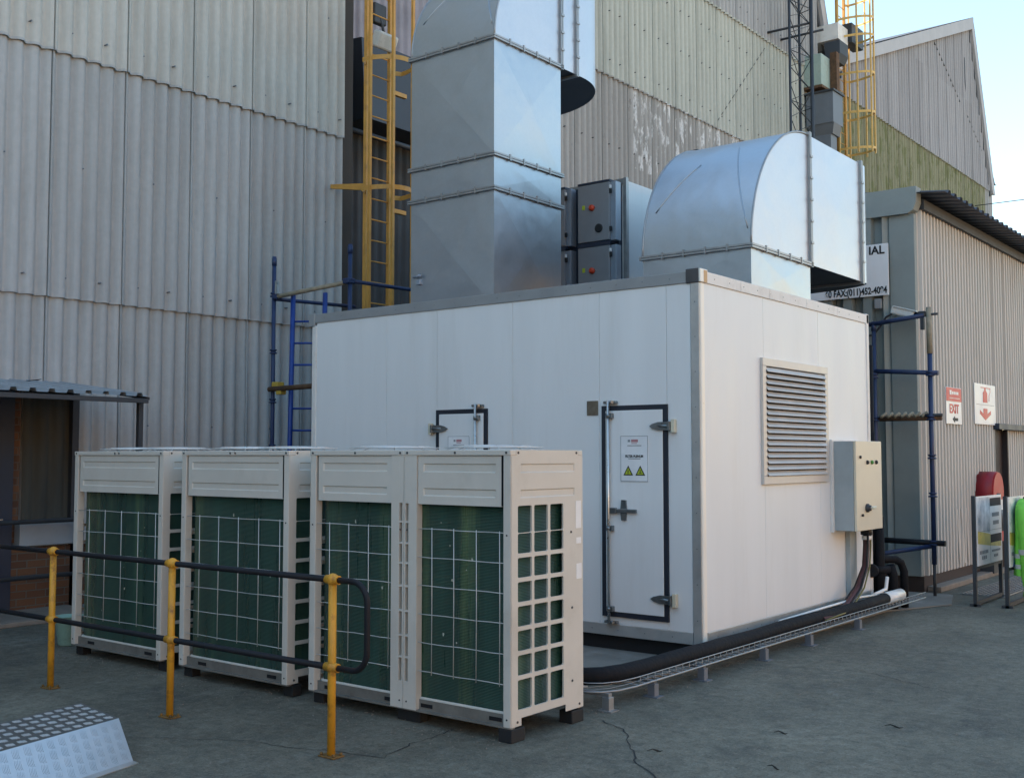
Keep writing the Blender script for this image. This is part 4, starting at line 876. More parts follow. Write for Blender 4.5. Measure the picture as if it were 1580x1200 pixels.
# ================================================================ GUARD RAIL
t = thing('guard_rail', 'yellow ball jointed posts carrying two black pipe rails in front of the condensers', 'guard rail', (-6.43, 4.5, 0))
GY = 4.5
for gx in (-9.46, -7.94, -6.44, -4.872):
    c = MB(); c.tube([(gx, GY, .012), (gx, GY, 1.0)], .024, 14); c.sph((gx, GY, 1.015), .038, 14); c.sph((gx, GY, .51), .035, 14)
    for z in (1.015, .51): c.cyl((gx-.052, GY, z), (gx+.052, GY, z), .026, 14)
    q = part(t, 'post', c, M['yellow'])
    c = MB(); c.box(gx-.065, gx+.065, GY-.045, GY+.045, .002, .01, .002); [c.cyl((gx+a, GY+b, .01), (gx+a, GY+b, .026), .009, 6) for a in (-.05, .05) for b in (-.03, .03)]
    part(q, 'base_plate', c, M['dirtyyellow'])
c = MB(); c.tube([(-11.5, GY, 1.015), (-4.872, GY, 1.015)], .019); part(t, 'rail', c, M['rail'])
c = MB(); c.tube([(-11.5, GY, .51), (-4.872, GY, .51)], .019); part(t, 'rail', c, M['rail'])
c = MB(); rr = .12; xe = -4.585
loop = [(-4.85, GY, 1.015)] + [(xe-rr+rr*math.sin(R(a)), GY, 1.015-rr+rr*math.cos(R(a))) for a in range(0, 91, 10)] + [(xe-rr+rr*math.cos(R(a)), GY, .51+rr-rr*math.sin(R(a))) for a in range(0, 91, 10)] + [(-4.85, GY, .51)]
c.tube(loop, .018); part(t, 'rail_end_loop', c, M['rail'])

# ================================================================ CHECKER PLATE RAMP
t = thing('checker_plate_ramp', 'aluminium checker plate step cover with a sloping front, lying in the lower left corner', 'ramp', (-5.9, 3.6, 0))
A = Vector((-6.45, 3.86, .205)); B = Vector((-5.9, 3.775, .205))         # far edge, near corner of the flat top
d = (Vector((-6.32, 3.27, .205)) - A).normalized(); n = (B-A).normalized()
L_ = 1.9; C2 = B + Vector((.222, -.045, -.198))
top = [A, B, B+d*L_, A+d*L_]
c = MB(); c.prism(top, (0, 0, -.006)); part(t, 'top_plate', c, M['checktop'])  # top plate has a darker base colour than the sloping plate
c = MB(); c.prism([B, C2, C2+d*L_, B+d*L_], (0, 0, -.006)); part(t, 'sloping_plate', c, M['check'])
c = MB(); c.prism([A, A+Vector((-.2, .05, -.198)), A+Vector((-.2, .05, -.198))+d*L_, A+d*L_], (0, 0, -.006)); part(t, 'back_plate', c, M['check'])
c = MB(); fl = C2 + Vector((.06, -.002, -.002)); c.prism([C2+d*.0, fl+d*.0, fl+d*L_, C2+d*L_], (0, 0, -.004)); part(t, 'foot_flange', c, M['check'])
c = MB()
def tread(c, O, U, V, nu, nv, N, hh=.003):
    U = U; V = V
    pu, pv = U/nu, V/nv
    for i in range(nu):
        for j in range(nv):
            ce = O + pu*(i+.5) + pv*(j+.5); a = pu.normalized(); b = N.cross(a)
            ln, wd = .033, .007
            for o in (-1.3, -.65, 0, .65, 1.3):
                m_ = ce + b*o*.0135; l2 = ln*(1 if o == 0 else .86)
                pts = [m_+a*l2, m_+a*l2*.5+b*wd*.5, m_-a*l2*.5+b*wd*.5, m_-a*l2, m_-a*l2*.5-b*wd*.5, m_+a*l2*.5-b*wd*.5]
                c.prism([p_+N*.0005 for p_ in pts], N*hh)
tread(c, A+d*.01+n*.01, (B-A)*.97, d*L_, 5, 25, Vector((0, 0, 1)))
part(t, 'tread_pattern', c, M['tread'])
c = MB(); sv = C2-B; sn = sv.cross(d).normalized(); sn = sn if sn.z > 0 else -sn
tread(c, B+d*.01+sv*.03, sv*.94, d*L_, 4, 25, sn, .0014); part(t, 'tread_pattern', c, M['check'])

# ================================================================ SCAFFOLDS, LADDERS
def coupler(c, p, r=.05): c.box(p[0]-r, p[0]+r, p[1]-r, p[1]+r, p[2]-.035, p[2]+.035, .012)
def standard(t, x, y, z1, m, zs, cups=True):
    c = MB(); c.tube([(x, y, .0), (x, y, z1)], .027, 12)
    if cups:
        for z in zs: c.lathe((x, y, z), [(.03, -.03), (.05, -.028), (.05, -.012), (.032, -.008), (.032, .008), (.046, .012), (.046, .03), (.03, .032)], 12)
    c.tube([(x, y, z1-.12), (x, y, z1-.02)], .032, 12)
    return part(t, 'standard', c, m)
t = thing('scaffold', 'blue tube scaffold between the factory wall and the left end of the plant room', 'scaffold', (-11.0, 9.5, 0))
SA, SB = (-11.5, 9.53), (-10.3, 9.76)
standard(t, *SA, 4.36, M['blue'], (.9, 1.85, 2.45, 3.1, 3.85))
standard(t, *SB, 4.42, M['blue'], (1.0, 2.0, 3.0, 3.95))
def tube_part(nm, a, b, m, r=.025):
    c = MB(); c.tube([a, b], r); part(t, nm, c, m)
tube_part('ledger', (SA[0]+.08, SA[1]-.02, 3.82), (SB[0]-.08, SB[1]-.03, 3.93), M['timber'], .03)
tube_part('ledger', (SA[0]+.05, SA[1], 3.79), (SA[0], 11.0, 3.85), M['blue'])
tube_part('ledger', (SB[0], SB[1], 3.95), (SB[0]-.05, 12.2, 4.0), M['blue'])
tube_part('ledger', (SA[0], SA[1]-.06, 2.6), (SB[0]+.4, SB[1]-.3, 2.62), M['rust'], .035)
tube_part('ledger', (SA[0], SA[1], 1.0), (SB[0], SB[1], 1.0), M['blue'])
c = MB(); coupler(c, (SA[0]+.1, SA[1], 2.66), .06); coupler(c, (SA[0]+.2, SA[1]-.03, 2.56), .05); part(t, 'coupler', c, M['clampy'])
c = MB(); coupler(c, (SA[0]+.06, SA[1], 3.82), .05); coupler(c, (SB[0]-.02, SB[1], 3.95), .06); part(t, 'coupler', c, M['blue'])
c = MB(); c.box(SA[0]+.1, SA[0]+.14, SA[1]-.07, SA[1]-.03, 3.85, 4.02); part(t, 'bolt', c, M['chrome'])

t = thing('ladder', 'bright blue ladder leaning on the left scaffold beside the plant room', 'ladder', (-11.0, 9.55, 0))
la, lb = Vector((-11.22, 9.62, 0)), Vector((-10.87, 9.86, 0))
for q in (la, lb):
    c = MB(); c.tube([q+Vector((0, -.06, 0)), q+Vector((.0, .0, 3.86))], .032, 8); part(t, 'rail', c, M['ladderblue'])
for i in range(12):
    z = .35+i*.285; c = MB(); c.tube([la+Vector((0, -.06+.06*z/3.86, z)), lb+Vector((0, -.06+.06*z/3.86, z))], .014, 8); part(t, 'rung', c, M['ladderblue'])

t = thing('scaffold', 'blue tube scaffold bay between the plant room and the beige shed', 'scaffold', (-4.8, 14.0, 0))
QA, QB = (-4.44, 14.05), (-5.14, 14.05)
standard(t, *QB, 3.45, M['blue'], (.7, 2.2, 2.75))
c = MB(); c.tube([(*QA, 0), (*QA, .42)], .02, 10); part(t, 'base_jack', c, M['frame'])
c = MB(); c.tube([(*QA, .4), (*QA, 3.05)], .029, 12)
for z in (.66, 1.25, 1.72, 2.2, 2.75): c.lathe((QA[0], QA[1], z), [(.03, -.03), (.055, -.028), (.055, -.012), (.032, -.008), (.032, .008), (.05, .012), (.05, .03), (.03, .032)], 12)
part(t, 'standard', c, M['blue'])
c = MB(); c.tube([(*QA, 3.0), (*QA, 3.58)], .034, 12); part(t, 'sleeve', c, M['timber'])
tube_part('ledger', (QB[0]-.1, QB[1], 3.41), (QA[0]-.05, QA[1]-.03, 3.48), M['blue'], .03)
tube_part('ledger', (QB[0]-.1, QB[1], 2.82), (QA[0]+.1, QA[1], 2.755), M['blue'], .03)
c = MB()
for i in range(7): a = Vector((QB[0]+.08+i*.085, QB[1], 2.25)); c.tube([a+Vector((0, -.03, -.03)), a+Vector((.05, .03, .02))], .022, 7)
part(t, 'wrapped_rope', c, M['timber'])
tube_part('ledger', (QB[0]-.1, QB[1]+.03, 2.2), (QA[0]+.12, QA[1]+.03, 2.2), M['rust'], .032)
tube_part('ledger', (QB[0]-.05, QB[1], .67), (QA[0]+.14, QA[1], .66), M['rail'], .035)
tube_part('brace', (QB[0]+.02, QB[1]-.55, .5), (QA[0]-.03, QA[1]-.0, .62), M['blue'], .028)
c = MB(); coupler(c, (QA[0]-.08, QA[1], 3.5), .045); c.box(QA[0]-.09, QA[0]-.05, QA[1]-.06, QA[1], 3.3, 3.45); part(t, 'coupler', c, M['frame'])
c = MB(); c.tube([(QA[0]-.02, QA[1], 3.49), (QA[0]+.11, QA[1], 3.49)], .016); c.tube([(QA[0]-.1, QA[1], 2.235), (QA[0]+.14, QA[1], 2.235)], .02); part(t, 'wedge_pin', c, M['frame'])

def cat_ladder(label, x, ya, yb, z0, z1, cz0, hoops, mm, mc, stand, rw=.06, vert=(0, 35, 75, 110, 145, 180), bulge=.5):
    t = thing('caged_ladder', label, 'ladder', (x, (ya+yb)/2, z0), None)
    for y in (ya, yb):
        c = MB(); c.box(x-.03, x+.03, y-rw/2, y+rw/2, z0, z1, .004); part(t, 'rail', c, mm)
    z = z0+.2
    while z < z1:
        c = MB(); c.cyl((x, ya, z), (x, yb, z), .011, 8); part(t, 'rung', c, mm); z += .3
    yc = (ya+yb)/2; rr = .40
    def pt(a, z): return (x+.08+bulge*math.sin(R(a)), yc-rr*math.cos(R(a))*.98, z)
    for z in hoops:
        c = MB(); A = [pt(a, z) for a in range(0, 181, 12)]; A = [(x, ya, z)]+A+[(x, yb, z)]
        c.strip(A, [(a, b, h+.065) for a, b, h in A]); c.strip([(a-.008, b, h) for a, b, h in A], [(a-.008, b, h+.065) for a, b, h in A])
        part(t, 'hoop', c, mc)
    for a in vert:
        p0 = pt(a, cz0); c = MB(); c.box(p0[0]-.02, p0[0]+.02, p0[1]-.02, p0[1]+.02, cz0, z1); part(t, 'cage_strap', c, mc)
    for z in stand:
        c = MB(); c.box(x-.03, x+.03, yb, yb+.33, z-.03, z+.03); part(t, 'bracket', c, mm)
    return t
lad1 = cat_ladder('yellow caged ladder in the dark recess beside the tall galvanised duct', -11.3, 11.0, 11.47, .1, 11, 3.4, (5.45, 7.3, 9.1), M['ladder'], M['ladder'], (7.05, 5.3), .06, (16, 58, 112))
c = MB(); c.prism([(-11.3, 11.0, 5.5), (-11.3, 11.0, 5.6), (-11.93, 10.9, 5.66), (-11.93, 10.9, 5.6)], (0, .05, 0)); part(lad1, 'wall_bracket', c, M['ladder'])
t = thing('floodlight', 'small white floodlight fixed on the yellow ladder in the recess', 'lamp', (-11.25, 11.15, 7.6))
c = MB(); c.box(-11.27, -11.1, 11.05, 11.42, 7.58, 7.82, .03, Matrix.Rotation(R(25), 3, 'Y')); part(t, 'lamp_body', c, M['lampglass'])
c = MB(); c.tube([(-11.3, 11.4, 7.7), (-11.3, 11.3, 8.0), (-11.35, 11.2, 8.3)], .02); c.box(-11.4, -11.3, 11.15, 11.4, 8.0, 8.3, .02); part(t, 'bracket', c, M['frame'])

cat_ladder('tall yellow caged ladder rising into the sun between the two gables', -11.65, 29.45, 29.98, 6, 18.5, 10.0, (10.1, 11.1, 12.2, 13.25, 13.75, 14.4, 15.6), M['ladder'], M['cage'], (), .1, (0, 36, 72, 108, 144, 180), .85)

# ---------------------------------------------------------------- lattice mast
t = thing('lattice_mast', 'dark triangular lattice mast standing against the far part of the factory wall', 'mast', (-11.1, 25.2, 0))
legs = [Vector((-11.15, 25.16, 0)), Vector((-11.35, 26.2, 0)), Vector((-10.98, 26.08, 0))]
for q, r_ in zip(legs, (.035, .035, .05)):
    c = MB(); c.tube([q, q+Vector((0, 0, 17))], r_, 8); part(t, 'leg', c, M['mast'])
c = MB(); z = .3; k = 0
while z < 17:
    for i in range(3):
        a, b = legs[i], legs[(i+1) % 3]
        c.tube([a+Vector((0, 0, z)), b+Vector((0, 0, z+.42))] if (k+i) % 2 else [b+Vector((0, 0, z)), a+Vector((0, 0, z+.42))], .011, 4)
        if k % 3 == 0: c.tube([a+Vector((0, 0, z)), b+Vector((0, 0, z))], .011, 4)
    z += .42; k += 1
part(t, 'lattice', c, M['mast'])
c = MB(); c.tube([(-11.95, 25.48, 12.33), legs[2]+Vector((0, 0, 12.55))], .03, 6); c.tube([(-11.95, 26.24, 12.37), legs[2]+Vector((.12, .5, 12.5))], .03, 6); part(t, 'wall_stay', c, M['mast'])
c = MB(); c.tube([(-11.9, 25.36, 11.9), (-11.9, 22.74, 9.38)], .008, 5); part(t, 'guy_wire', c, M['mast'])

# ---------------------------------------------------------------- rainwater goods in the valley
t = thing('rainwater_hopper', 'large grey rainwater hopper on a square downpipe beside the tall yellow ladder', 'hopper', (-11.4, 27.9, 9))
c = MB(); c.box(-11.85, -11.1, 27.72, 28.38, 10.45, 11.3, .01); part(t, 'hopper_box', c, M['hopper'])
c = MB(); c.box(-11.9, -11.06, 27.67, 28.43, 11.28, 11.33); part(t, 'rim', c, M['frame'])
c = MB(); c.prism([(-11.85, 27.75, 10.45), (-11.1, 27.75, 10.45), (-11.2, 27.9, 10.2), (-11.75, 27.9, 10.2)], (0, .5, 0)); c.box(-11.75, -11.25, 27.9, 28.3, 6, 10.22); part(t, 'downpipe', c, M['hopper'])
t = thing('rainwater_hopper', 'pale green rust stained hopper above the grey one', 'hopper', (-11.4, 27.9, 11.9))
c = MB(); c.box(-11.95, -11.4, 27.7, 28.3, 11.5, 12.35, .02); part(t, 'hopper_box', c, M['hoppergreen'])
c = MB(); c.box(-11.97, -11.38, 27.68, 28.32, 11.43, 11.5); c.box(-11.38, -11.2, 28.25, 28.45, 11.4, 12.5); part(t, 'lower_rim', c, M['rust'])
t = thing('rainwater_hopper', 'dark grey outlet box below the sunlit valley gutter', 'hopper', (-11.4, 28.9, 12.4))
c = MB(); c.prism([(-11.75, 28.75, 13.0), (-11.3, 28.75, 13.0), (-11.3, 28.75, 12.65), (-11.4, 28.75, 12.45), (-11.7, 28.75, 12.45)], (0, .6, 0)); part(t, 'outlet_box', c, M['steelshade'])
t = thing('valley_gutter', 'pale sunlit gutter end at the valley between the two factory roofs', 'gutter', (-11.6, 29.5, 13))
c = MB(); c.prism([(-13.5, 28.9, 13.1), (-11.4, 28.9, 13.1), (-11.4, 28.9, 13.55), (-13.5, 28.9, 13.55)], (0, .7, 0)); part(t, 'trough', c, M['white2'])
c = MB(); c.box(-11.6, -11.3, 29.65, 30.5, 13.2, 13.75); part(t, 'trough_end', c, M['frame'])

# ================================================================ PIPES, CABLE TRAY
t = thing('cable_tray', 'wire tray on short legs carrying a fat black pipe along the plant room', 'cable tray', (-4.25, 9.5, 0))
TX0, TX1, TZ = -4.46, -4.2, .125
def bend(xo, yo):      # plan path: from behind the nearest condenser, round the corner, then along the wall
    return None
path_out = [(-4.75, 6.36), (-4.5, 6.36), (-4.36, 6.38), (-4.28, 6.44), (-4.22, 6.56), (-4.2, 6.75), (-4.2, 12.95)]
path_in = [(-4.75, 6.62), (-4.6, 6.62), (-4.53, 6.65), (-4.49, 6.72), (-4.465, 6.82), (-4.46, 7.0), (-4.46, 12.95)]
c = MB()
for path in (path_out, path_in):
    for z in (TZ, TZ+.06): c.tube([(x, y, z) for x, y in path], .0045 if z > TZ else .008, 6)
c.tube([(x-.09, y+.02, TZ) for x, y in path_out], .0035, 4); c.tube([(x-.17, y+.06, TZ) for x, y in path_out], .0035, 4)
y = 6.8
while y < 12.95:
    for x in (TX0, TX1): c.cyl((x, y, TZ), (x, y, TZ+.06), .0035, 4)
    c.cyl((TX0, y, TZ), (TX1, y, TZ), .0035, 4); y += .1
part(t, 'wire_basket', c, M['traysteel'])
for y, x in ((6.46, -4.25), (7.04, -4.24), (7.78, -4.24), (8.86, -4.24), (9.8, -4.24), (11, -4.24)):
    c = MB(); c.box(x-.03, x+.03, y-.03, y+.03, .0, TZ-.03, .003); c.box(x-.06, x+.06, y-.05, y+.05, 0, .008); c.box(x-.24, x+.02, y-.02, y+.02, TZ-.03, TZ-.006); part(t, 'leg', c, M['traysteel'] if y < 6.6 else M['hopper'])
c = MB(); pz_ = TZ+.068
c.tube([(-4.85, 6.52, pz_), (-4.6, 6.5, pz_), (-4.48, 6.53, pz_), (-4.4, 6.62, pz_), (-4.35, 6.8, pz_), (-4.33, 7.1, pz_)]+[(-4.33+.012*math.sin(y*1.9), y, pz_+.007*math.sin(y*2.7)) for y in (7.7, 8.3, 8.9, 9.5, 10.1, 10.7, 11.3)]+[(-4.33, 12.1, pz_)], .062, 16)
part(t, 'lagged_pipe', c, M['lag'])
c = MB(); c.tube([(-4.9, 6.66, pz_-.02), (-4.6, 6.64, pz_-.02), (-4.5, 6.7, pz_-.02), (-4.44, 6.9, pz_-.015)] + [(-4.425+.008*math.sin(y*2.2), y, pz_-.012+.006*math.sin(y*3.1)) for y in (7.2, 7.8, 8.4, 9, 9.6, 10.2, 10.8, 11.4)], .04, 12); part(t, 'lagged_pipe', c, M['lag'])
c = MB(); c.tube([(-4.33, 12.02, pz_), (-4.33, 12.5, pz_)], .066, 16); c.tube([(-4.4, 11.9, pz_+.05), (-4.42, 12.3, pz_+.07), (-4.42, 12.35, pz_+.2)], .02); part(t, 'pipe_end', c, M['pipewhite'])
c = MB(); c.tube([(-4.44, 9.6, pz_+.03), (-4.42, 10.8, pz_+.05), (-4.41, 11.5, pz_+.06), (-4.38, 11.9, pz_+.05)], .013, 6); part(t, 'conduit', c, M['pipewhite'])
c = MB(); c.tube([(-5.0, 6.75, .06), (-4.75, 6.74, .06), (-4.65, 6.8, .06)], .012, 6); part(t, 'conduit', c, M['pipewhite'])

def lagged(label, paths, extra=None):
    t = thing('lagged_pipes', label, 'pipes', (-4.6, 12.6, 0))
    for pts, r_ in paths:
        c = MB(); c.tube(pts, r_, 14); part(t, 'lagged_pipe', c, M['lag'])
    return t
t = lagged('black lagged pipes dropping down the back corner of the plant room', [
    ([(-4.60, 12.42, 2.0), (-4.60, 12.42, .72), (-4.59, 12.44, .62), (-4.54, 12.52, .57), (-4.44, 12.68, .56), (-4.40, 12.74, .52), (-4.38, 12.78, .42), (-4.38, 12.78, .02)], .045),
    ([(-4.66, 12.55, 3.0), (-4.66, 12.55, .02)], .05),
    ([(-4.53, 12.43, 1.05), (-4.53, 12.43, .02)], .055),
    ([(-4.46, 12.55, .5), (-4.44, 12.58, .4), (-4.44, 12.58, .02)], .055),
    ([(-4.56, 12.28, .46), (-4.46, 12.5, .46)], .045),
    ([(-4.45, 12.62, .2), (-4.38, 12.78, .2)], .03)])
c = MB(); c.lathe((-4.56, 12.26, .46), [(.075, -.02), (.075, .02), (.05, .03)], 16, 'Y'); part(t, 'pipe_flange', c, M['rail'])

# ================================================================ RIGHT SIDE ODDMENTS
t = thing('hose_reel', 'hose reel under a red rounded cover beside the dark shed door', 'hose reel', (-4.6, 16.95, .56))
c = MB(); y0, y1 = 16.71, 17.27
ar = lambda m_, z0_: [(y0+m_, z0_)] + [((y0+y1)/2+(y0-y1+2*m_)/2*math.cos(R(a)), 1.22+(.285-m_)*math.sin(R(a))) for a in range(0, 181, 12)] + [(y1-m_, z0_)]
c.prism([(-4.69, y, z) for y, z in ar(0, .95)], (.235, 0, 0), True); part(t, 'cover', c, M['reelred'])
c = MB(); c.prism([(-4.455, y, z) for y, z in ar(.012, .95)], (.02, 0, 0)); c.box(-4.455, -4.435, y1-.22, y1-.012, .5, .95, .006); part(t, 'cover_edge', c, M['reelred2'])
c = MB(); c.box(-4.4345, -4.432, y1-.18, y1-.1, .84, 1.1); c.box(-4.4345, -4.432, y1-.05, y1-.02, .7, .8); part(t, 'printed_strip', c, M['signwhite'])
c = MB(); c.cyl((-4.56, 16.76, .8), (-4.56, 17.2, .8), .2, 24); c.box(-4.7, -4.5, 16.9, 17.1, .05, .7); part(t, 'reel_drum', c, M['frame'])

def board(label, x, y0, y1, seed):
    t = thing('notice_stand', label, 'notice stand', (x, (y0+y1)/2, 0), 'site notice stands')
    c = MB()
    for y in (y0, y1): c.box(x-.02, x+.02, y-.02, y+.02, 0, 1.27); c.box(x-.06, x+.06, y-.02, y+.02, 0, .03)
    c.box(x-.02, x+.02, y0, y1, .02, .06); c.box(x-.015, x+.015, y0, y1, .42, .455); part(t, 'stand_frame', c, M['frame'])
    c = MB(); c.box(x+.021, x+.03, y0+.02, y1-.02, .46, 1.26); part(t, 'panel', c, M['signwhite'])
    w_ = y1-y0-.04; f = x+.0305; Y = lambda u: y0+.02+w_*u; Z = lambda v: .46+.8*v
    c = MB(); c.prism([(f, Y(.02), Z(.5)), (f, Y(.5), Z(.45)), (f, Y(.5), Z(.98)), (f, Y(.02), Z(.98))], (.001, 0, 0)); part(t, 'poster_photo', c, M['posterb'])
    c = MB(); c.prism([(f+.001, Y(.02), Z(.32)), (f+.001, Y(.5), Z(.26)), (f+.001, Y(.95), Z(.22)), (f+.001, Y(.95), Z(.32)), (f+.001, Y(.45), Z(.44)), (f+.001, Y(.02), Z(.5))], (.001, 0, 0)); part(t, 'poster_band', c, M['postery'])
    c = MB()
    for (u0, u1, v0, v1) in ((.52, .97, .84, .96), (.52, .97, .3, .42)): c.box(f+.002, f+.003, Y(u0), Y(u1), Z(v0), Z(v1))
    part(t, 'poster_header', c, M['plinth'])
    c = MB()
    for (u0, u1, v0, v1) in ((.6, .9, .68, .74), (.63, .88, .56, .62), (.08, .42, .16, .21), (.16, .36, .08, .13), (.56, .92, .16, .19), (.64, .82, .08, .12)):
        n_ = int((u1-u0)/.05)
        for i in range(n_): c.box(f+.0022, f+.003, Y(u0+(u1-u0)*i/n_), Y(u0+(u1-u0)*(i+.7)/n_), Z(v0), Z(v1))
    c.box(f+.002, f+.003, Y(.02), Y(.98), Z(.485), Z(.49)); c.box(f+.002, f+.003, Y(.5), Y(.504), Z(.0), Z(.98)); part(t, 'poster_print', c, M['greyink'])
    if seed: c = MB(); c.prism([(f+.0035, Y(.12), Z(.0)), (f+.0035, Y(.6), Z(.02)), (f+.0035, Y(.5), Z(.34)), (f+.0035, Y(.3), Z(.3))], (.002, 0, 0)); part(t, 'blue_patch', c, M['posterd'])
    return t
board('notice stand farther left, with a blue and yellow safety poster in a black frame', -3.8, 13.47, 14.55, 0)
board('notice stand at the right picture edge, behind the lime jacket', -3.47, 13.54, 14.6, 1)
# hi-vis jacket hung over the corner of the right stand
t = thing('hi_vis_jacket', 'lime reflective jacket hanging over the right notice stand at the picture edge', 'jacket', (-3.36, 13.95, 1.1))
JX, JY, n = -3.37, 13.96, 40
def body(z, hw, hd, a, grow=0):
    """point of the hanging jacket at angle a: a flattened oval with folds that deepen towards the hem"""
    fold = (1.2-z)*(.10*math.sin(a*7+1.3*z)+.06*math.sin(a*13+2.1))
    ca, sa = math.cos(a), math.sin(a)
    return (JX+(hd+grow)*math.copysign(abs(ca)**.7, ca)*(1+fold), JY+(hw+grow)*math.copysign(abs(sa)**.8, sa)*(1+fold*.3), z)
prof = [(1.235, .07, .035), (1.215, .15, .045), (1.17, .235, .055), (1.1, .265, .065), (.98, .27, .07), (.82, .275, .072), (.66, .285, .076), (.52, .29, .08), (.42, .292, .084), (.36, .294, .086)]
c = MB(); rings = [[c.v(body(z, hw, hd, 2*math.pi*i/n)) for i in range(n)] for z, hw, hd in prof]
for A_, B_ in zip(rings, rings[1:]):
    for i in range(n): f = c.bm.faces.new((A_[i], A_[(i+1) % n], B_[(i+1) % n], B_[i])); f.smooth = True
c.bm.faces.new(rings[0]); part(t, 'jacket_body', c, M['lime'])
for z0_, hw, hd in ((.56, .289, .079), (.44, .291, .083)):
    c = MB(); A_ = [body(z0_, hw, hd, 2*math.pi*i/n, .004) for i in range(n+1)]; B_ = [body(z0_+.05, hw-.001, hd-.001, 2*math.pi*i/n, .004) for i in range(n+1)]
    c.strip(A_, B_, True); part(t, 'reflective_band', c, M['tapegrey'])
for a0 in (-.62, .62):
    c = MB(); P_ = [(z, hw, hd) for z, hw, hd in prof[2:8]]
    c.strip([body(z, hw, hd, a0-.1, .004) for z, hw, hd in P_], [body(z, hw, hd, a0+.1, .004) for z, hw, hd in P_], True); part(t, 'reflective_band', c, M['tapegrey'])
for sg in (-1, 1):
    sp_ = [(JX+.02, JY+sg*.20, 1.17), (JX+.05, JY+sg*.265, 1.08), (JX+.07, JY+sg*.295, .95), (JX+.075, JY+sg*.30, .8), (JX+.07, JY+sg*.292, .64), (JX+.075, JY+sg*.285, .5), (JX+.08, JY+sg*.27, .36), (JX+.085, JY+sg*.26, .22), (JX+.085, JY+sg*.255, .13)]
    rs_ = [.05, .064, .066, .06, .064, .056, .06, .05, .052]
    c = MB(); c.tube(sp_, .05, 18, True, rs_)
    for q in c.bm.verts: q.co.x += .008*math.sin(q.co.z*31+q.co.y*17); q.co.y += .007*math.sin(q.co.z*23+q.co.x*19)
    part(t, 'sleeve', c, M['lime'])
    for k in (4, 7): c = MB(); m_ = Vector(sp_[k]); d_ = (Vector(sp_[k+1])-m_).normalized(); c.tube([m_-d_*.03, m_+d_*.03], rs_[k]+.006, 18, False); part(t, 'sleeve_band', c, M['tapegrey'])
c = MB(); c.tube([(JX+.02, JY-.07, 1.24), (JX+.05, JY-.03, 1.255), (JX+.055, JY+.03, 1.255), (JX+.02, JY+.07, 1.24)], .018, 8); part(t, 'collar', c, M['frame'])

c = MB(); gx0, gx1, gy0, gy1 = -4.25, -3.75, 14.5, 17.4
for i in range(11): x = gx0+(gx1-gx0)*i/10; c.box(x-.004, x+.004, gy0, gy1, .006, .02)
y = gy0
while y < gy1: c.box(gx0, gx1, y-.003, y+.003, .004, .018); y += .09
single('floor_grating', c, M['traysteel'], 'steel drain grating lying on the ground along the beige shed', 'grating', (-4, 15.9, 0))

# ================================================================ LEFT SIDE
t = thing('lean_to_canopy', 'low corrugated canopy over the entrance at the left edge of the factory wall', 'canopy', (-11.2, 5.0, 0))
c = MB(); trapsheet(c, (-10.41, 6.99, 2.365), (0, -1, 0), (-1.57, 0, .185), (.11, 0, 1), 6, 1, .198, .035, .34, .06); part(t, 'roof_sheet', c, M['canopy'])
c = MB(); trapsheet(c, (-10.41, 6.99, 2.361), (0, -1, 0), (-.001, 0, -.0), (.11, 0, 1), 6, 1, .198, .035, .34, .06)
c.bm.free(); c = MB(); c.box(-10.47, -10.42, 1, 6.95, 2.295, 2.345, .004); part(t, 'front_beam', c, M['frame'])
c = MB(); c.box(-10.62, -10.565, 6.93, 6.985, 0, 2.35, .003); part(t, 'post', c, M['frame'])
c = MB(); c.box(-10.62, -10.565, 3.0, 3.055, 0, 2.35, .003); part(t, 'post', c, M['frame'])
c = MB(); c.prism([(-11.98, 6.95, 2.56), (-10.45, 6.95, 2.36), (-10.45, 6.95, 2.33), (-11.98, 6.95, 2.52)], (0, .03, 0)); part(t, 'end_rafter', c, M['frame'])
c = MB(); random.seed(4)
for y in (6.35,): c.prism([(-11.9, y, 2.56), (-11.9, y+.16, 2.575), (-11.82, y+.15, 2.58+random.uniform(0, .02))], (.02, 0, .006))
part(t, 'torn_flashing', c, M['frame'])
t = thing('entrance_bay', 'dark stained entrance bay of brick and sheet under the canopy', 'entrance', (-11.9, 5.8, 0))
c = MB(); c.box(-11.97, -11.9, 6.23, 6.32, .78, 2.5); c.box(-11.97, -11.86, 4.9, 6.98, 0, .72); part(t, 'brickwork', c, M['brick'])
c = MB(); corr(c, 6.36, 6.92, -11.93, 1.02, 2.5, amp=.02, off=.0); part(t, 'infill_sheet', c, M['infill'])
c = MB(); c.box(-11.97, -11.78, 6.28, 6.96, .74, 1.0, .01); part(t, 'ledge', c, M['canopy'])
c = MB(); c.box(-11.95, -11.86, 6.92, 7.0, 0, 2.5); part(t, 'jamb', c, M['frame'])
c = MB(); c.box(-11.9, -11.84, 5.0, 6.22, 0, 2.45); d = part(t, 'door', c, M['navy'])
c = MB(); c.box(-11.84, -11.8, 6.0, 6.1, 1.0, 1.05); part(d, 'door_handle', c, M['chrome'])
c = MB(); c.box(-12.1, -11.0, 2, 6.9, .0, .05, .01); part(t, 'doorstep', c, M['kerb'])
t = thing('handrail', 'dark double handrail beside the entrance under the canopy', 'handrail', (-11.4, 5.9, 0))
for z in (1.02, .42):
    c = MB(); c.tube([(-11.6, 3.5, z), (-11.6, 6.9, z)], .025); part(t, 'rail', c, M['frame'])
for y in (6.9, 4.6):
    c = MB(); c.tube([(-11.6, y, 0), (-11.6, y, 1.03)], .028); part(t, 'post', c, M['frame'])
c = MB(); c.lathe((-9.62, 5.62, 0), [(.085, .0), (.092, .01), (.125, .26), (.13, .265), (.122, .266), (.09, .03), (.0, .03)], 24)
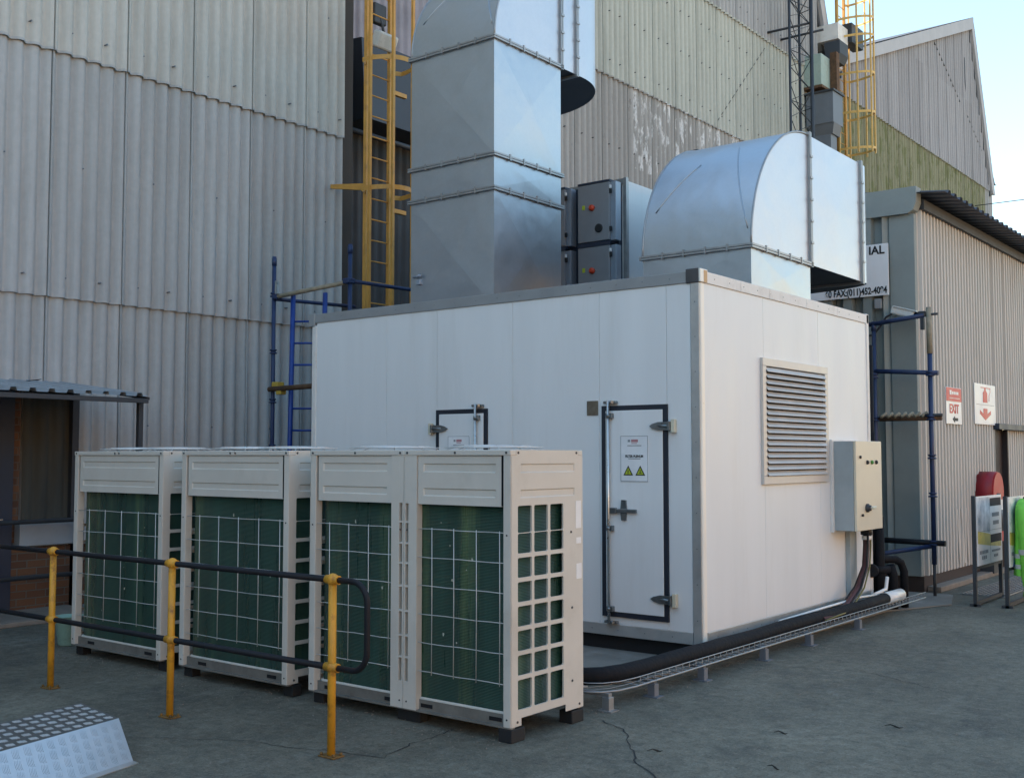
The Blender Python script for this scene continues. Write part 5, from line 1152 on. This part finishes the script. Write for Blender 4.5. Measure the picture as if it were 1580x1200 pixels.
single('bucket', c, M['bucket'], 'pale green plastic bucket on the ground beside the leftmost condenser', 'bucket', (-9.62, 5.62, 0))

# overhead wires
for lb, a, b in (('thin overhead wire rising to the right above the shed roof', (-11.9, 43.3, 11.1), (14, 58, 15.2)), ('thin overhead wire just above the shed roof at the right edge', (-4.0, 26.0, 7.2), (9, 33, 7.6))):
    a, b = Vector(a), Vector(b); c = MB(); c.tube([a.lerp(b, i/12)-Vector((0, 0, 1.2*(i/12)*(1-i/12))) for i in range(13)], .016, 5)
    single('overhead_wire', c, M['frame'], lb, 'wire', a)

# litter on the yard
random.seed(21)
for lb, x, y, l_, a in (('curled dark scrap on the yard right of the crack', -3.05, 6.6, .09, .3), ('short dark scrap nearest the lower right of the yard', -2.75, 5.85, .09, -.2), ('straight dark twig farthest right on the yard', -2.55, 7.2, .12, .1), ('dark scrap just right of the crack', -3.45, 5.75, .1, .7)):
    c = MB(); c.tube([(x+l_*(u-.5)*math.cos(a), y+l_*(u-.5)*math.sin(a)+.02*math.sin(u*4), .008+.006*math.sin(u*7)) for u in (0, .25, .5, .75, 1)], .007, 5, True, [.002, .004, .006, .004, .001])
    single('twig', c, M['glove'], lb, 'debris', (x, y, 0))

# ================================================================ ADDED UNSEEN BLOCKS THAT SHAPE THE LIGHT IN THE YARD
t = thing('reflector', 'added orange warehouse across the yard, outside the picture', 'reflector', (24, 12, 0))  # added out of view to throw warm sunlight back at the yard
c = MB(); c.box(24, 40, -30, 60, 0, 10); part(t, 'walls', c, M['bouncewall'])
c = MB(); c.prism([(23.7, -30.3, 10), (40.3, -30.3, 10), (32, -30.3, 12.5)], (0, 90.6, 0)); part(t, 'roof', c, M['roofdark'])
c = MB(); [c.box(23.95, 24.02, y, y+4, 0, 4.5) for y in (-10, 5, 20, 35)]; part(t, 'roller_doors', c, M['greytrim'])
t = thing('light_blocker', 'added dark brick block behind the camera, unseen, dimming fronts and reflections', 'blocker', (-4, -20, 0))  # added out of view to darken metal reflections and camera-facing fronts
c = MB(); c.box(-30, 12, -32, -20, 0, 6); part(t, 'walls', c, M['brick'])
c = MB(); c.box(-30.3, 12.3, -32.3, -19.6, 6, 6.3); part(t, 'roof', c, M['roofdark'])
for i in range(9):
    for z in (1.2, 3.8):
        c = MB(); c.box(-28+i*4.4, -26+i*4.4, -20.04, -19.97, z, z+1.4); part(t, 'window', c, M['dark'])

# grit swept against the edges of the yard
random.seed(9); c = MB()
def stone(x, y, r_):
    n_ = 5; z = .003
    A_ = [c.v((x+r_*random.uniform(.6, 1.2)*math.cos(6.283*i/n_), y+r_*random.uniform(.6, 1.2)*math.sin(6.283*i/n_), z)) for i in range(n_)]; t_ = c.v((x, y, z+r_*.9))
    for i in range(n_): c.bm.faces.new((A_[i], A_[(i+1) % n_], t_))
for k in range(1500):
    u = random.random()
    if u < .4: stone(random.gauss(-4.3, .16), random.uniform(6.3, 12.8), random.uniform(.003, .009))
    elif u < .6: stone(random.uniform(-9.3, -4.2), random.gauss(5.3, .12), random.uniform(.003, .008))
    else: stone(random.uniform(-8, -1), random.uniform(3.4, 13), random.uniform(.002, .007))
o = link('grit', c, M['kerb']); tag(o, 'small grit scattered over the yard', 'grit', None, 'stuff')
